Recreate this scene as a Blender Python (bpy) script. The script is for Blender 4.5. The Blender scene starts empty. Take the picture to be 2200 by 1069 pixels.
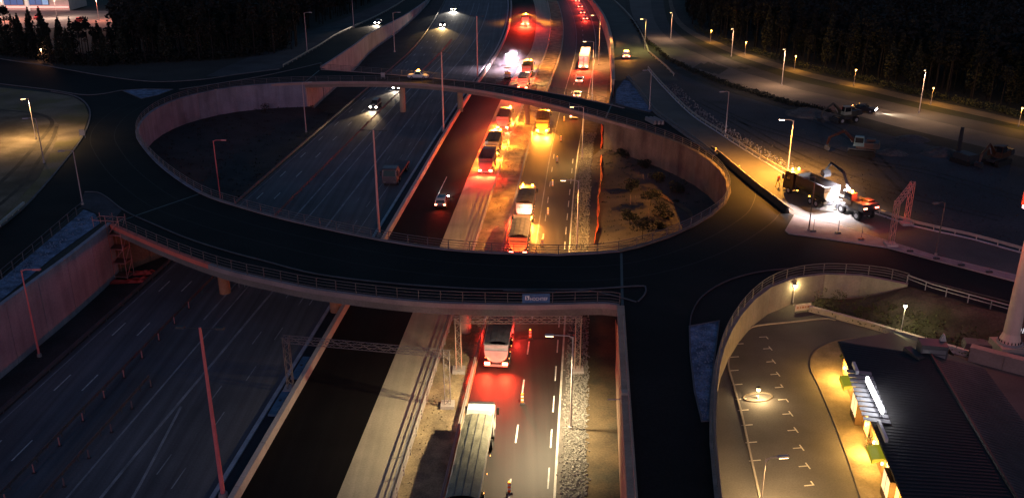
import bpy, math, random
from mathutils import Vector, Matrix
from mathutils.geometry import tessellate_polygon
random.seed(11)
RAD = math.radians
sc = bpy.context.scene
COL = sc.collection

# ---------------------------------------------------------------- camera
CAM_H, PITCH, FPX, CX, CY = 47.0, RAD(21.67), 1973.0, 1100.0, 534.5
cd = bpy.data.cameras.new('camera'); cam = bpy.data.objects.new('camera', cd); COL.objects.link(cam)
cam.location = (0, 0, CAM_H); cam.rotation_euler = (RAD(90) - PITCH, 0, 0)
cd.sensor_width = 36; cd.lens = 36 * FPX / 2200; cd.clip_start = 1; cd.clip_end = 4000
sc.camera = cam
# ---------------------------------------------------------------- night sky, faint glow of the town from behind, exposure
SUN_EL, SUN_AZ = 13.0, 187.0          # azimuth: where the light comes from (180 = behind the camera)
w = bpy.data.worlds.new('World'); sc.world = w; w.use_nodes = True
nt = w.node_tree; bg = nt.nodes['Background']
sky = nt.nodes.new('ShaderNodeTexSky'); sky.sky_type = 'NISHITA'; sky.sun_disc = False
sky.sun_elevation = RAD(SUN_EL); sky.sun_rotation = RAD(SUN_AZ)
nt.links.new(sky.outputs[0], bg.inputs[0]); bg.inputs[1].default_value = 0.036
sky.ozone_density = 5.0; sky.dust_density = 0.2; sky.air_density = 1.2
sl = bpy.data.lights.new('town_glow', 'SUN'); sl.energy = 0.20; sl.angle = RAD(6); sl.color = (1.0, 0.42, 0.56)
so = bpy.data.objects.new('town_glow', sl); COL.objects.link(so)
sd = Vector((math.sin(RAD(SUN_AZ)) * math.cos(RAD(SUN_EL)), math.cos(RAD(SUN_AZ)) * math.cos(RAD(SUN_EL)), math.sin(RAD(SUN_EL))))
so.rotation_euler = sd.to_track_quat('Z', 'Y').to_euler()
sc.view_settings.view_transform = 'Standard'; sc.view_settings.look = 'None'
sc.view_settings.exposure = 0.3; sc.view_settings.gamma = 1.0; sc.view_settings.use_curve_mapping = False
sc.cycles.use_denoising = True
sc.cycles.max_bounces = 4; sc.cycles.diffuse_bounces = 2; sc.cycles.glossy_bounces = 2
sc.cycles.sample_clamp_indirect = 3.0

# ---------------------------------------------------------------- where things stand (metres; motorway at 0, roundabout at 7)
_c, _s = math.cos(PITCH), math.sin(PITCH)
def at(px, py, z=0.0):                # point of the photograph on the level z
    u = (px - CX) / FPX; v = (py - CY) / FPX
    d = (CAM_H - z) / (_s + v * _c)
    return Vector((u * d, d * (_c - v * _s), z))
ZR = 7.0
def zp(Y):                            # height of the land on both sides: falls to the motorway in the distance
    return ZR if Y <= 215 else max(0.4, ZR - (Y - 215) * (ZR - 0.4) / 215.0)
def on(px, py, dz=0.0):               # point on that land
    z = ZR
    for _ in range(30): z = zp(at(px, py, z).y)
    p = at(px, py, z + dz); return p
def interp(pts):
    pts = sorted(pts)
    def f(y):
        if y <= pts[0][0]:
            a, b = pts[0], pts[1]
        elif y >= pts[-1][0]:
            a, b = pts[-2], pts[-1]
        else:
            for k in range(len(pts) - 1):
                if pts[k][0] <= y <= pts[k + 1][0]: break
            a, b = pts[k], pts[k + 1]
            def sl_(i):
                j0, j1 = max(0, i - 1), min(len(pts) - 1, i + 1)
                return (pts[j1][1] - pts[j0][1]) / (pts[j1][0] - pts[j0][0])
            h = b[0] - a[0]; t = (y - a[0]) / h
            return ((2*t**3 - 3*t**2 + 1) * a[1] + (t**3 - 2*t*t + t) * h * sl_(k) + (-2*t**3 + 3*t*t) * b[1] + (t**3 - t*t) * h * sl_(k + 1))
        return a[1] + (b[1] - a[1]) * (y - a[0]) / (b[0] - a[0])
    return f
bar = interp([(-120, -37.1), (62.8, -22.7), (121, -18.1), (180, -13.4), (218.6, -10), (276, -4.2), (320, -1.5), (365, -.4), (412, -.6), (480, -4), (700, -26)])
def off(*pts):                         # a line running beside the median barrier
    if len(pts) == 1: return lambda y: bar(y) + pts[0]
    g = interp(pts); return lambda y: bar(y) + g(y)
KERB = off((-80, -2.0), (121, -1.9), (220, -1.5), (300, -1.3), (500, -1.3))
MEDL = off((-80, 13.2), (150, 13.2), (236, 14.0), (412, 15.2), (600, 15.5))
MEDR = off((-80, 17.2), (150, 17.4), (226, 18.4), (412, 19.9), (600, 20.2))
REDGE = off((-80, 26.3), (120, 26.4), (164, 26.9), (198, 28.0), (240, 28.7), (412, 31.0), (600, 31.4))
WALLR = off((-80, 31.9), (84, 32.0), (215, 33.9), (291, 33.1), (412, 33.4), (600, 34))
WALLL = off((-80, -31.3), (112, -31.5), (213, -33.9), (250, -36.2), (280, -38.5), (326, -37), (395, -35.3), (600, -33))
LRAIL = off((-80, -27.6), (110, -26.8), (250, -26.0), (365, -28.4), (600, -28.4))
def heading(f, y): return -math.atan2(f(y + 2) - f(y - 2), 4.0)

# ---------------------------------------------------------------- materials
MATS = {}
def mat(name, col, rough=0.85, var=0.25, scale=0.6, fine=8.0, metal=0.0, bump=0.0, streak=0.0, col2=None, mixscale=0.15, mixpos=0.5, spec=None, vstreak=0.0):
    if name in MATS: return MATS[name]
    m = bpy.data.materials.new(name); m.use_nodes = True; t = m.node_tree; N = t.nodes; Lk = t.links
    b = N['Principled BSDF']; b.inputs['Roughness'].default_value = rough; b.inputs['Metallic'].default_value = metal
    if spec is not None: b.inputs['Specular IOR Level'].default_value = spec
    g = N.new('ShaderNodeNewGeometry')
    def noise(s, vec=None, detail=5):
        n = N.new('ShaderNodeTexNoise'); n.inputs['Scale'].default_value = s; n.inputs['Detail'].default_value = detail
        Lk.new(vec or g.outputs['Position'], n.inputs['Vector']); return n.outputs['Fac']
    def ramp(x, lo, hi, a=0.3, bb=0.7):
        r = N.new('ShaderNodeMapRange'); r.inputs[1].default_value = a; r.inputs[2].default_value = bb
        r.inputs[3].default_value = lo; r.inputs[4].default_value = hi; Lk.new(x, r.inputs[0]); return r.outputs[0]
    def mul(a, b_):
        k = N.new('ShaderNodeMath'); k.operation = 'MULTIPLY'; Lk.new(a, k.inputs[0]); Lk.new(b_, k.inputs[1]); return k.outputs[0]
    f = mul(ramp(noise(scale), 1 - var, 1 + var), ramp(noise(fine, detail=3), 1 - var * .7, 1 + var * .7))
    if streak:
        mp = N.new('ShaderNodeMapping'); mp.inputs['Scale'].default_value = (1.3, 0.02, 1); mp.inputs['Rotation'].default_value = (0, 0, RAD(4.5))
        Lk.new(g.outputs['Position'], mp.inputs['Vector'])
        f = mul(f, ramp(noise(1.0, mp.outputs[0], 3), 1 - streak, 1 + streak))
    if vstreak:
        mp = N.new('ShaderNodeMapping'); mp.inputs['Scale'].default_value = (.9, .9, 0.10)
        Lk.new(g.outputs['Position'], mp.inputs['Vector'])
        f = mul(f, ramp(noise(1.0, mp.outputs[0], 4), 1 - vstreak * .6, 1 + vstreak * .25, .3, .7))
    c = N.new('ShaderNodeRGB'); c.outputs[0].default_value = (*col, 1); src = c.outputs[0]
    if col2:
        mx = N.new('ShaderNodeMix'); mx.data_type = 'RGBA'; mx.inputs[6].default_value = (*col, 1); mx.inputs[7].default_value = (*col2, 1)
        Lk.new(ramp(noise(mixscale), 0, 1, mixpos - .08, mixpos + .08), mx.inputs[0]); src = mx.outputs[2]
    sc_ = N.new('ShaderNodeVectorMath'); sc_.operation = 'SCALE'; Lk.new(src, sc_.inputs[0]); Lk.new(f, sc_.inputs['Scale'])
    Lk.new(sc_.outputs[0], b.inputs['Base Color'])
    if bump:
        bp = N.new('ShaderNodeBump'); bp.inputs['Strength'].default_value = bump; bp.inputs['Distance'].default_value = 0.05
        Lk.new(noise(fine * 2, detail=4), bp.inputs['Height']); Lk.new(bp.outputs[0], b.inputs['Normal'])
    MATS[name] = m; return m
def glow(name, col, strength):
    if name in MATS: return MATS[name]
    m = bpy.data.materials.new(name); m.use_nodes = True; b = m.node_tree.nodes['Principled BSDF']
    b.inputs['Base Color'].default_value = (*[min(.8, c * .8) for c in col], 1); b.inputs['Emission Color'].default_value = (*col, 1)
    b.inputs['Emission Strength'].default_value = strength; b.inputs['Roughness'].default_value = .4
    MATS[name] = m; return m
def glass(name='dark_glass', col=(.012, .015, .02)):
    return mat(name, col, rough=.08, var=.05)

A_OLD = mat('worn_asphalt', (.105, .103, .118), .8, .22, .12, 6, bump=.15, streak=.3)
A_NEW = mat('fresh_asphalt', (.0066, .006, .006), .8, .3, .2, 5, bump=.2, streak=.2, spec=.15)
A_RING = mat('roundabout_asphalt', (.0052, .0050, .0054), .8, .45, .15, 4, bump=.25, spec=.2, col2=(.010, .009, .0085), mixscale=.08)
A_RIGHT = mat('motorway_asphalt', (.0165, .0135, .0128), .62, .2, .15, 7, bump=.2, streak=.35)
A_PATCH = mat('older_asphalt', (.052, .044, .034), .8, .2, .15, 7, bump=.2, streak=.3)
A_SLIP = mat('slip_asphalt', (.085, .076, .070), .75, .25, .2, 6, bump=.2)
A_LOT = mat('parking_asphalt', (.082, .078, .080), .85, .22, .25, 7, bump=.15)
A_OUT = mat('outer_road_asphalt', (.115, .096, .085), .85, .22, .2, 5, bump=.1)
MILLED = mat('milled_concrete', (.46, .39, .28), .9, .14, .3, 6, bump=.15, streak=.12)
CONC = mat('concrete', (.36, .33, .31), .85, .16, .35, 5, bump=.15, col2=(.27, .24, .23), mixscale=.25, mixpos=.6)
CONC_P = mat('pale_concrete', (.50, .44, .41), .85, .12, .5, 6, bump=.1)
KERBM = mat('kerb_stone', (.48, .47, .49), .85, .2, .8, 8)
DIRT = mat('dry_dirt', (.40, .30, .17), .95, .35, .5, 6, bump=.5, col2=(.24, .18, .11), mixscale=.4)
SOIL = mat('dark_soil', (.035, .033, .034), .95, .4, .25, 4, bump=.5)
SOILB = mat('brown_soil', (.10, .07, .036), .95, .35, .3, 5, bump=.5, col2=(.05, .045, .03), mixscale=.2)
FIELD = mat('field_soil', (.058, .056, .064), .95, .45, .12, 3, bump=.6, col2=(.036, .035, .042), mixscale=.06)
LAND = mat('land', (.030, .032, .028), .95, .4, .1, 3, bump=.5)
GRASS = mat('grass_ground', (.025, .028, .012), .95, .4, .3, 5, bump=.6, col2=(.016, .02, .009), mixscale=.3)
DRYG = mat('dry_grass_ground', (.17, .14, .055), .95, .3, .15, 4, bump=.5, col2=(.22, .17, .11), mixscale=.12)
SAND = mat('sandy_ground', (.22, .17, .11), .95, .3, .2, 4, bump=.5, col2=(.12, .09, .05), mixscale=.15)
GEO = mat('blue_geotextile', (.15, .22, .34), .95, .5, .8, 5, bump=.8, col2=(.095, .145, .23), mixscale=1.2)
PINKG = mat('pale_gravel_strip', (.36, .30, .29), .95, .22, .7, 9, bump=.5)
STONE = mat('crushed_stone', (.24, .225, .20), .9, .3, 3, 10)
PAINT = mat('road_paint', (.55, .55, .54), .7, .3, 1.5, 12)
PAINTF = mat('faded_road_paint', (.27, .275, .30), .8, .35, .5, 9)
STEEL = mat('galvanised_steel', (.33, .33, .35), .5, .15, 1, 10, metal=.3)
STEELP = mat('pole_steel', (.55, .47, .44), .5, .08, 1, 10)
DARKM = mat('dark_metal', (.03, .03, .035), .55, .2, 2, 10)
RUBBER = mat('tyre_rubber', (.012, .012, .012), .9, .2, 5, 20)
CHROME = mat('bare_aluminium', (.42, .42, .41), .35, .1, 2, 10, metal=.5)
WHITEP = mat('white_paint', (.75, .74, .72), .4, .06, 1, 8)
GLASS = glass()
E_RED = glow('tail_lamp_red', (1, .05, .02), 14); E_REDX = glow('brake_lamp_red', (1, .16, .08), 30)
E_AMB = glow('amber_lamp', (1, .42, .04), 26); E_AMBX = glow('amber_beacon', (1, .45, .05), 40)
E_WHT = glow('head_lamp', (1, .9, .75), 60); E_WRM = glow('warm_lamp', (1, .62, .26), 14); E_COOL = glow('cool_lamp', (.95, .95, 1), 60)
E_MARK = glow('side_marker', (1, .35, .08), 5)

# ---------------------------------------------------------------- mesh helpers
class MB:
    def __init__(s): s.v = []; s.f = []
    def add(s, vs, fs):
        n = len(s.v); s.v += [tuple(p) for p in vs]; s.f += [tuple(i + n for i in f) for f in fs]; return s
    def box(s, c, d, rz=0.0, top=(1, 1), shift=(0, 0)):
        hx, hy, hz = d[0] / 2, d[1] / 2, d[2] / 2; ca, sa = math.cos(rz), math.sin(rz); vs = []
        for z, t, sh in ((-hz, (1, 1), (0, 0)), (hz, top, shift)):
            for x, y in ((-hx, -hy), (hx, -hy), (hx, hy), (-hx, hy)):
                x = x * t[0] + sh[0]; y = y * t[1] + sh[1]
                vs.append((c[0] + x * ca - y * sa, c[1] + x * sa + y * ca, c[2] + z))
        return s.add(vs, [(3, 2, 1, 0), (4, 5, 6, 7), (0, 1, 5, 4), (1, 2, 6, 5), (2, 3, 7, 6), (3, 0, 4, 7)])
    def cyl(s, a, b, r0, r1=None, n=8, caps=True):
        r1 = r0 if r1 is None else r1; a = Vector(a); b = Vector(b); q = (b - a).to_track_quat('Z', 'Y')
        vs = []
        for p, r in ((a, r0), (b, r1)):
            for k in range(n):
                t = 2 * math.pi * k / n; vs.append(p + q @ Vector((r * math.cos(t), r * math.sin(t), 0)))
        fs = [(k, (k + 1) % n, n + (k + 1) % n, n + k) for k in range(n)]
        if caps: fs += [tuple(range(n - 1, -1, -1)), tuple(range(n, 2 * n))]
        return s.add(vs, fs)
    def tube(s, pts, r, n=6):
        for a, b in zip(pts, pts[1:]):
            if (Vector(a) - Vector(b)).length > 1e-4: s.cyl(a, b, r, n=n)
        return s
    def prism(s, prof, x0, x1, inset=0.0):      # profile of (y,z) swept along x
        n = len(prof); cy = sum(p[0] for p in prof) / n; cz = sum(p[1] for p in prof) / n
        vs = [(x0, y, z) for y, z in prof] + [(x1, y, z) for y, z in prof]
        fs = [(k, (k + 1) % n, n + (k + 1) % n, n + k) for k in range(n)] + [tuple(range(n - 1, -1, -1)), tuple(range(n, 2 * n))]
        return s.add(vs, fs)
    def prismy(s, prof, y0, y1):                # profile of (x,z) swept along y
        n = len(prof); vs = [(x, y0, z) for x, z in prof] + [(x, y1, z) for x, z in prof]
        fs = [(k, (k + 1) % n, n + (k + 1) % n, n + k) for k in range(n)] + [tuple(range(n - 1, -1, -1)), tuple(range(n, 2 * n))]
        return s.add(vs, fs)
    def dome(s, c, r, h, n=10, m=4):
        vs = []; fs = []
        for i in range(m):
            t = i / m * math.pi / 2
            for k in range(n):
                a = 2 * math.pi * k / n; vs.append((c[0] + r * math.cos(t) * math.cos(a), c[1] + r * math.cos(t) * math.sin(a), c[2] + h * math.sin(t)))
        vs.append((c[0], c[1], c[2] + h))
        for i in range(m - 1):
            for k in range(n): fs.append((i * n + k, i * n + (k + 1) % n, (i + 1) * n + (k + 1) % n, (i + 1) * n + k))
        for k in range(n): fs.append(((m - 1) * n + k, (m - 1) * n + (k + 1) % n, m * n))
        return s.add(vs, fs)
    def mesh(s, name):
        me = bpy.data.meshes.new(name); me.from_pydata(s.v, [], s.f); me.update(); return me
    def build(s, name, m, parent=None, world=False, smooth=False):
        me = s.mesh(name); me.materials.append(m)
        import bmesh as _b
        bm = _b.new(); bm.from_mesh(me); _b.ops.recalc_face_normals(bm, faces=bm.faces); bm.to_mesh(me); bm.free()
        if smooth:
            for p in me.polygons: p.use_smooth = True
        return link(name, me, parent, world)
def link(name, me, parent=None, world=False):
    o = bpy.data.objects.new(name, me); COL.objects.link(o)
    if parent is not None:
        o.parent = parent
        if world: o.location = -parent_world(parent)      # for parents that are not turned
    return o
def parent_world(o):
    p = Vector((0, 0, 0))
    while o is not None: p += Vector(o.location); o = o.parent
    return p
def tag(o, label=None, cat=None, group=None, kind=None):
    if label: o['label'] = label
    if cat: o['category'] = cat
    if group: o['group'] = group
    if kind: o['kind'] = kind
    return o
def thing(name, label, cat, loc=(0, 0, 0), rz=0.0, group=None):
    o = bpy.data.objects.new(name, None); COL.objects.link(o); o.empty_display_size = .5
    o.location = loc; o.rotation_euler = (0, 0, rz); return tag(o, label, cat, group, 'thing')
def copy_tree(o, parent=None):
    c = o.copy(); COL.objects.link(c)
    if parent is not None: c.parent = parent
    for ch in list(o.children): copy_tree(ch, c)
    return c
def struct(name, mb, m): return tag(mb.build(name, m), kind='structure')
LK = 2.3
def light(kind, parent, loc, power, col, size=.15, aim=None, angle=None, blend=.4, name='lamp_light'):
    l = bpy.data.lights.new(name, kind); l.energy = power * LK; l.color = col; l.shadow_soft_size = size
    if kind == 'SPOT': l.spot_size = RAD(angle or 150); l.spot_blend = blend
    o = bpy.data.objects.new(name, l); COL.objects.link(o); o.location = loc
    if aim is not None: o.rotation_euler = Vector(aim).to_track_quat('-Z', 'Y').to_euler()
    if parent is not None: o.parent = parent
    return o
def fill(pts, z=0.0, holes=(), zf=None):        # flat polygon, holes cut out
    loops = [[Vector((p[0], p[1], 0)) for p in pts]] + [[Vector((p[0], p[1], 0)) for p in h] for h in holes]
    tri = tessellate_polygon(loops); allp = [p for l in loops for p in l]
    mb = MB(); mb.add([(p.x, p.y, (zf(p.x, p.y) if zf else 0) + z) for p in allp], [t for t in tri]); return mb
def strip(fl, fr, y0, y1, z, step=4.0, zf=None):
    mb = MB(); n = max(1, int((y1 - y0) / step)); vs = []
    for k in range(n + 1):
        y = y0 + (y1 - y0) * k / n; zz = z + (zf(y) if zf else 0)
        vs += [(fl(y), y, zz), (fr(y), y, zz)]
    mb.add(vs, [(2 * k, 2 * k + 1, 2 * k + 3, 2 * k + 2) for k in range(n)]); return mb
def smooth_path(pts, sub=6, closed=False):
    P = [Vector(p) for p in pts]; n = len(P); out = []
    rng = range(n) if closed else range(n - 1)
    for i in rng:
        if closed: a, b, c, d = P[i - 1], P[i], P[(i + 1) % n], P[(i + 2) % n]
        else: a, b, c, d = P[max(0, i - 1)], P[i], P[i + 1], P[min(n - 1, i + 2)]
        for k in range(sub):
            t = k / sub
            out.append(.5 * ((2 * b) + (c - a) * t + (2 * a - 5 * b + 4 * c - d) * t * t + (3 * b - a - 3 * c + d) * t ** 3))
    if not closed: out.append(P[-1])
    return out
def normals2(path, closed=False):
    n = len(path); out = []
    for i in range(n):
        if closed: a, b = path[i - 1], path[(i + 1) % n]
        else: a, b = path[max(0, i - 1)], path[min(n - 1, i + 1)]
        t = Vector((b.x - a.x, b.y - a.y, 0)).normalized(); out.append(Vector((-t.y, t.x, 0)))
    return out
def ribbon(path, wl, wr, z=0.0, zf=None, closed=False):     # wl to the left, wr to the right of the path
    N = normals2(path, closed); mb = MB(); vs = []
    for p, n in zip(path, N):
        for q in (p + n * wl, p - n * wr): vs.append((q.x, q.y, (zf(q.y) if zf else p.z) + z))
    m = len(path); rg = range(m) if closed else range(m - 1)
    mb.add(vs, [(2 * k, 2 * k + 1, 2 * ((k + 1) % m) + 1, 2 * ((k + 1) % m)) for k in rg]); return mb
def beam(path, wl, wr, z0, z1, zf=None, closed=False):       # the same with height: a kerb or an edge beam
    N = normals2(path, closed); mb = MB(); vs = []
    for p, n in zip(path, N):
        a = p + n * wl; b = p - n * wr
        za = zf(a.y) if zf else p.z; zb = zf(b.y) if zf else p.z
        vs += [(a.x, a.y, za + z0), (b.x, b.y, zb + z0), (b.x, b.y, zb + z1), (a.x, a.y, za + z1)]
    m = len(path); fs = []
    for k in (range(m) if closed else range(m - 1)):
        i, j = 4 * k, 4 * ((k + 1) % m)
        for e in range(4): fs.append((i + e, i + (e + 1) % 4, j + (e + 1) % 4, j + e))
    if not closed: fs += [(0, 1, 2, 3), (4 * m - 1, 4 * m - 2, 4 * m - 3, 4 * m - 4)]
    mb.add(vs, fs); return mb
def resample(path, step, closed=False):
    P = list(path) + ([path[0]] if closed else []); out = [P[0].copy()]; acc = 0.0
    for a, b in zip(P, P[1:]):
        L = (b - a).length; d = step - acc
        while d <= L and L > 0: out.append(a.lerp(b, d / L)); d += step
        acc = (acc + L) % step
    return out

# ================================================================ THE SETTING
struct('ground', MB().add([(-1500, -400, -.06), (1500, -400, -.06), (1500, 2200, -.06), (-1500, 2200, -.06)], [(0, 1, 2, 3)]), LAND)
Y0, Y1 = -60.0, 620.0
struct('motorway_verge', strip(WALLL, LRAIL, Y0, Y1, 0.0), SOIL)
struct('motorway_road_south', strip(LRAIL, KERB, Y0, Y1, 0.0), A_OLD)
struct('median_gutter', strip(KERB, bar, Y0, Y1, 0.012), mat('gutter_asphalt', (.022, .026, .034), .85, .3, .3, 6))
BB = off((-80, 8.4), (100, 8.2), (230, 8.0), (262, 8.6), (285, 9.5), (600, 9.6))
struct('motorway_road_middle', strip(bar, BB, Y0, Y1, 0.0), A_NEW)
struct('milled_lane', strip(BB, MEDL, Y0, Y1, 0.0), MILLED)
struct('median_ground', strip(MEDL, MEDR, Y0, Y1, 0.02), DIRT)
struct('motorway_road_north', strip(MEDR, REDGE, Y0, Y1, 0.0), A_RIGHT)
LANE1 = lambda y: MEDR(y) + 3.9
struct('motorway_patch', strip(LANE1, REDGE, 91.5, 116, 0.008), A_PATCH)
tag(strip(LANE1, REDGE, 176, 430, 0.008).build('motorway_patch', A_PATCH), kind='structure')
GRAV = lambda y: REDGE(y) + (2.4 if y < 175 else 2.4 + min(2.0, (y - 175) * .05))
struct('gravel_bed', strip(REDGE, GRAV, Y0, Y1, 0.012), mat('gravel_bed', (.10, .09, .08), .95, .35, .6, 10, bump=.6))
struct('embankment_foot', strip(GRAV, WALLR, Y0, Y1, 0.0), SOILB)
# crushed stones of the shoulder
def stones(name, label, spots, m, lo, hi):
    mb = MB()
    for x, y, z in spots:
        r = random.uniform(lo, hi); q = [Vector(d) * r * random.uniform(.6, 1.2) for d in ((1, 0, 0), (0, 1, 0), (-1, 0, 0), (0, -1, 0), (0, 0, .9), (0, 0, -.6))]
        a = random.uniform(0, 3); R = Matrix.Rotation(a, 3, (random.random(), random.random(), 1))
        c = Vector((x, y, z + r * .25)); mb.add([c + R @ k for k in q], [(0, 1, 4), (1, 2, 4), (2, 3, 4), (3, 0, 4), (1, 0, 5), (2, 1, 5), (3, 2, 5), (0, 3, 5)])
    return tag(mb.build(name, m), label, 'gravel', kind='stuff')
sp = []
for _ in range(9000):
    y = 52 + 130 * random.random() ** 1.5; t = random.random() ** .9
    sp.append((REDGE(y) + .35 + t * (GRAV(y) - REDGE(y) - .2) + random.gauss(0, .12), y, .01))
stones('gravel', 'crushed grey stone along the edge of the motorway lanes', sp, STONE, .07, .17)
sp = [(MEDL(y) + .5 + random.random() * 3.2, y, .02) for y in [55 + 190 * random.random() for _ in range(1500)]]
stones('rubble', 'loose stones and clods on the dirt median', sp, DIRT, .05, .14)

# ---- the land on both sides and the ring road
INNER_PX = [(1200, 548), (1000, 540), (830, 518), (640, 478), (520, 446), (430, 414), (350, 360), (306, 312), (294, 285), (306, 258), (340, 232), (395, 210), (480, 191), (580, 181), (680, 177), (790, 176),
            (900, 180), (1000, 190), (1100, 207), (1200, 229), (1300, 256), (1370, 276), (1440, 301), (1500, 329), (1545, 362), (1566, 400), (1560, 430), (1535, 458), (1450, 504), (1330, 540)]
INNER = [at(x, y, ZR) for x, y in INNER_PX]
inner = smooth_path(INNER, 4, closed=True)
OUT_PX = [(1341, 670), (1331, 656), (1290, 652), (1200, 654), (1100, 655), (900, 648), (700, 625), (590, 604), (480, 578), (360, 535), (238, 482)]
outer_front = smooth_path([at(x, y, ZR) for x, y in OUT_PX[1:]], 4)
FAR_PX = [(690, 150), (790, 157), (900, 166), (1000, 175), (1100, 187), (1200, 203), (1300, 223), (1340, 233)]
outer_far = smooth_path([at(x, y, ZR) for x, y in FAR_PX], 4)
CURVE_PX = [(1600, 1500), (1560, 1250), (1543, 1069), (1532, 960), (1531, 890), (1540, 790), (1556, 735), (1580, 690), (1610, 652), (1650, 620), (1700, 600), (1760, 591), (1830, 592), (1900, 600), (1950, 613)]
curve = smooth_path([at(x, y, ZR) for x, y in CURVE_PX], 4)
i_r = [p for p in inner if p.x > 12]                        # right-hand and left-hand ends of the opening
def seg(path, cond):                                          # run of a closed path, in order
    n = len(path); st = next(i for i in range(n) if cond(path[i]) and not cond(path[i - 1])); out = []
    while cond(path[st % n]): out.append(path[st % n]); st += 1
    return out
end_right = seg(inner, lambda p: p.x > 16.5 or (p.x > 11.5 and p.y < 120))
end_left = seg(inner, lambda p: p.x < -43)
bend_front_left = Vector((-51.0, 109.3, ZR)); corner_fr = Vector((WALLR(84.2), 84.2, ZR))
# left land
lp = [Vector((WALLL(y), y, 0)) for y in (-60, -20, 20, 60, 86, 100)] + [bend_front_left]
lp += end_left + [Vector((WALLL(215), 215, 0)), Vector((-520, 215, 0)), Vector((-520, -60, 0))]
struct('land_left', fill(lp, ZR - .03), LAND)
struct('land_left_far', strip(lambda y: -520, WALLL, 215, Y1, -.03, step=21.5, zf=zp), LAND)
# right land, around the sunken parking lot
rp = [Vector((WALLR(y), y, 0)) for y in (-60, 0, 40, 70, 84.2)] + list(reversed(end_right))
rp += [Vector((WALLR(200) - .5, 190, 0)), Vector((WALLR(215), 215, 0)), Vector((520, 215, 0)), Vector((520, 40, 0))]
bank_top = [at(1950, 613, ZR), at(2000, 628, ZR), at(2100, 656, ZR), at(2200, 684, ZR), at(2600, 790, ZR)]
rp += [bank_top[-1], bank_top[-2], bank_top[-3], bank_top[-4]] + list(reversed(curve)) + [Vector((20, -60, 0))]
struct('land_right', fill(rp, ZR - .03), LAND)
struct('land_right_far', strip(WALLR, lambda y: 520, 215, Y1, -.03, step=21.5, zf=zp), LAND)
# floor of the two ends of the opening, rising to the curved walls
def island(name, pts, edge, m, zhi):
    mb = MB(); vs = []; n = len(pts); K = 6
    ys = sorted((pts[0].y, pts[-1].y)); flip = pts[0].y > pts[-1].y
    for i, p in enumerate(pts):
        t = i / (n - 1); y = (pts[0].y * (1 - t) + pts[-1].y * t); e = Vector((edge(y), y, .015))
        for k in range(K + 1):
            u = k / K; q = e.lerp(Vector((p.x, p.y, 0)), u * 1.02); vs.append((q.x, q.y, .015 + zhi * (u * u * (3 - 2 * u))))
    for i in range(n - 1):
        for k in range(K): a = i * (K + 1) + k; mb.f.append((a, a + 1, a + K + 2, a + K + 1))
    mb.v = vs; return struct(name, mb, m)
island('island_ground_left', end_left, lambda y: LRAIL(y) - .6, mat('island_soil', (.032, .029, .030), .95, .4, .2, 4, bump=.5), 1.8)
island('island_ground_right', end_right, lambda y: GRAV(y) + .05, mat('planting_soil', (.085, .066, .058), .95, .3, .2, 6, bump=.5, col2=(.065, .05, .044), mixscale=.12), 1.6)
drain = smooth_path([Vector((22.5, 141, .9)), Vector((26, 132, 1.1)), Vector((27.2, 124, 1.1)), Vector((26, 116.5, 1.0)), Vector((23.5, 112, .9))], 6)
struct('bark_path', ribbon(drain, .5, .5, .25), mat('bark_mulch', (.16, .085, .05), .95, .3, .6, 8, bump=.4))
# ring road surface with its arms
ro = [at(1341, 670, ZR)] + outer_front[:-1] + [at(238, 480, ZR), at(222, 440, ZR), at(200, 418, ZR), at(178, 425, ZR), at(165, 452, ZR), at(0, 598, ZR), at(-330, 880, ZR),
      at(-330, 740, ZR), at(0, 492, ZR), at(62, 440, ZR), at(130, 362, ZR), at(180, 295, ZR), at(196, 248, ZR), at(186, 222, ZR), at(160, 205, ZR), at(110, 195, ZR), at(0, 182, ZR), at(-300, 150, ZR),
      at(-300, 110, ZR), at(0, 128, ZR), at(110, 145, ZR), at(230, 166, ZR), at(330, 177, ZR), at(430, 173, ZR), at(520, 160, ZR), at(600, 150, ZR)]
ro += [Vector((WALLL(214.9) - 9.5, 214.9, 0)), Vector((WALLL(214.9) - .3, 214.9, 0))] + outer_far[1:]
ro += [at(1372, 240, ZR), at(1400, 247, ZR), at(1432, 262, ZR), at(1480, 296, ZR), at(1540, 338, ZR), at(1620, 403, ZR), at(1702, 466, ZR), at(1688, 502, ZR), at(1750, 511, ZR), at(1907, 534, ZR), at(2004, 560, ZR), at(2176, 605, ZR), at(2600, 715, ZR)]
ro += [bank_top[-1] + Vector((0, 1, 0)), bank_top[-2] + Vector((0, .4, 0)), bank_top[-3] + Vector((0, .4, 0)), bank_top[-4] + Vector((0, .3, 0))] + [p for p in reversed(curve)]
ro += [Vector((WALLR(-30) + .3, 0, 0)), Vector((WALLR(40) + .3, 40, 0)), Vector((WALLR(70) + .3, 70, 0))]
struct('roundabout_road', fill(ro, ZR + .02, holes=[list(reversed(inner))]), A_RING)
# arm climbing from the far motorway on the left
struct('ramp_road_left', strip(lambda y: WALLL(y) - 9.5, lambda y: WALLL(y) - .3, 214.9, 560, .02, step=6, zf=zp), A_RING)
struct('ramp_verge_left', strip(lambda y: WALLL(y) - 24 + (y - 190) * .03, lambda y: WALLL(y) - 9.6, 205, 460, .0, step=5, zf=zp), mat('verge_soil', (.045, .050, .055), .95, .4, .2, 4, bump=.5))
struct('ramp_road_right', strip(lambda y: WALLR(y) + .4, lambda y: WALLR(y) + 9.5 + max(0, (240 - y) * .12), 200, 560, .02, step=5, zf=zp), mat('ramp_asphalt', (.05, .047, .04), .8, .3, .2, 5, bump=.2))
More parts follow.
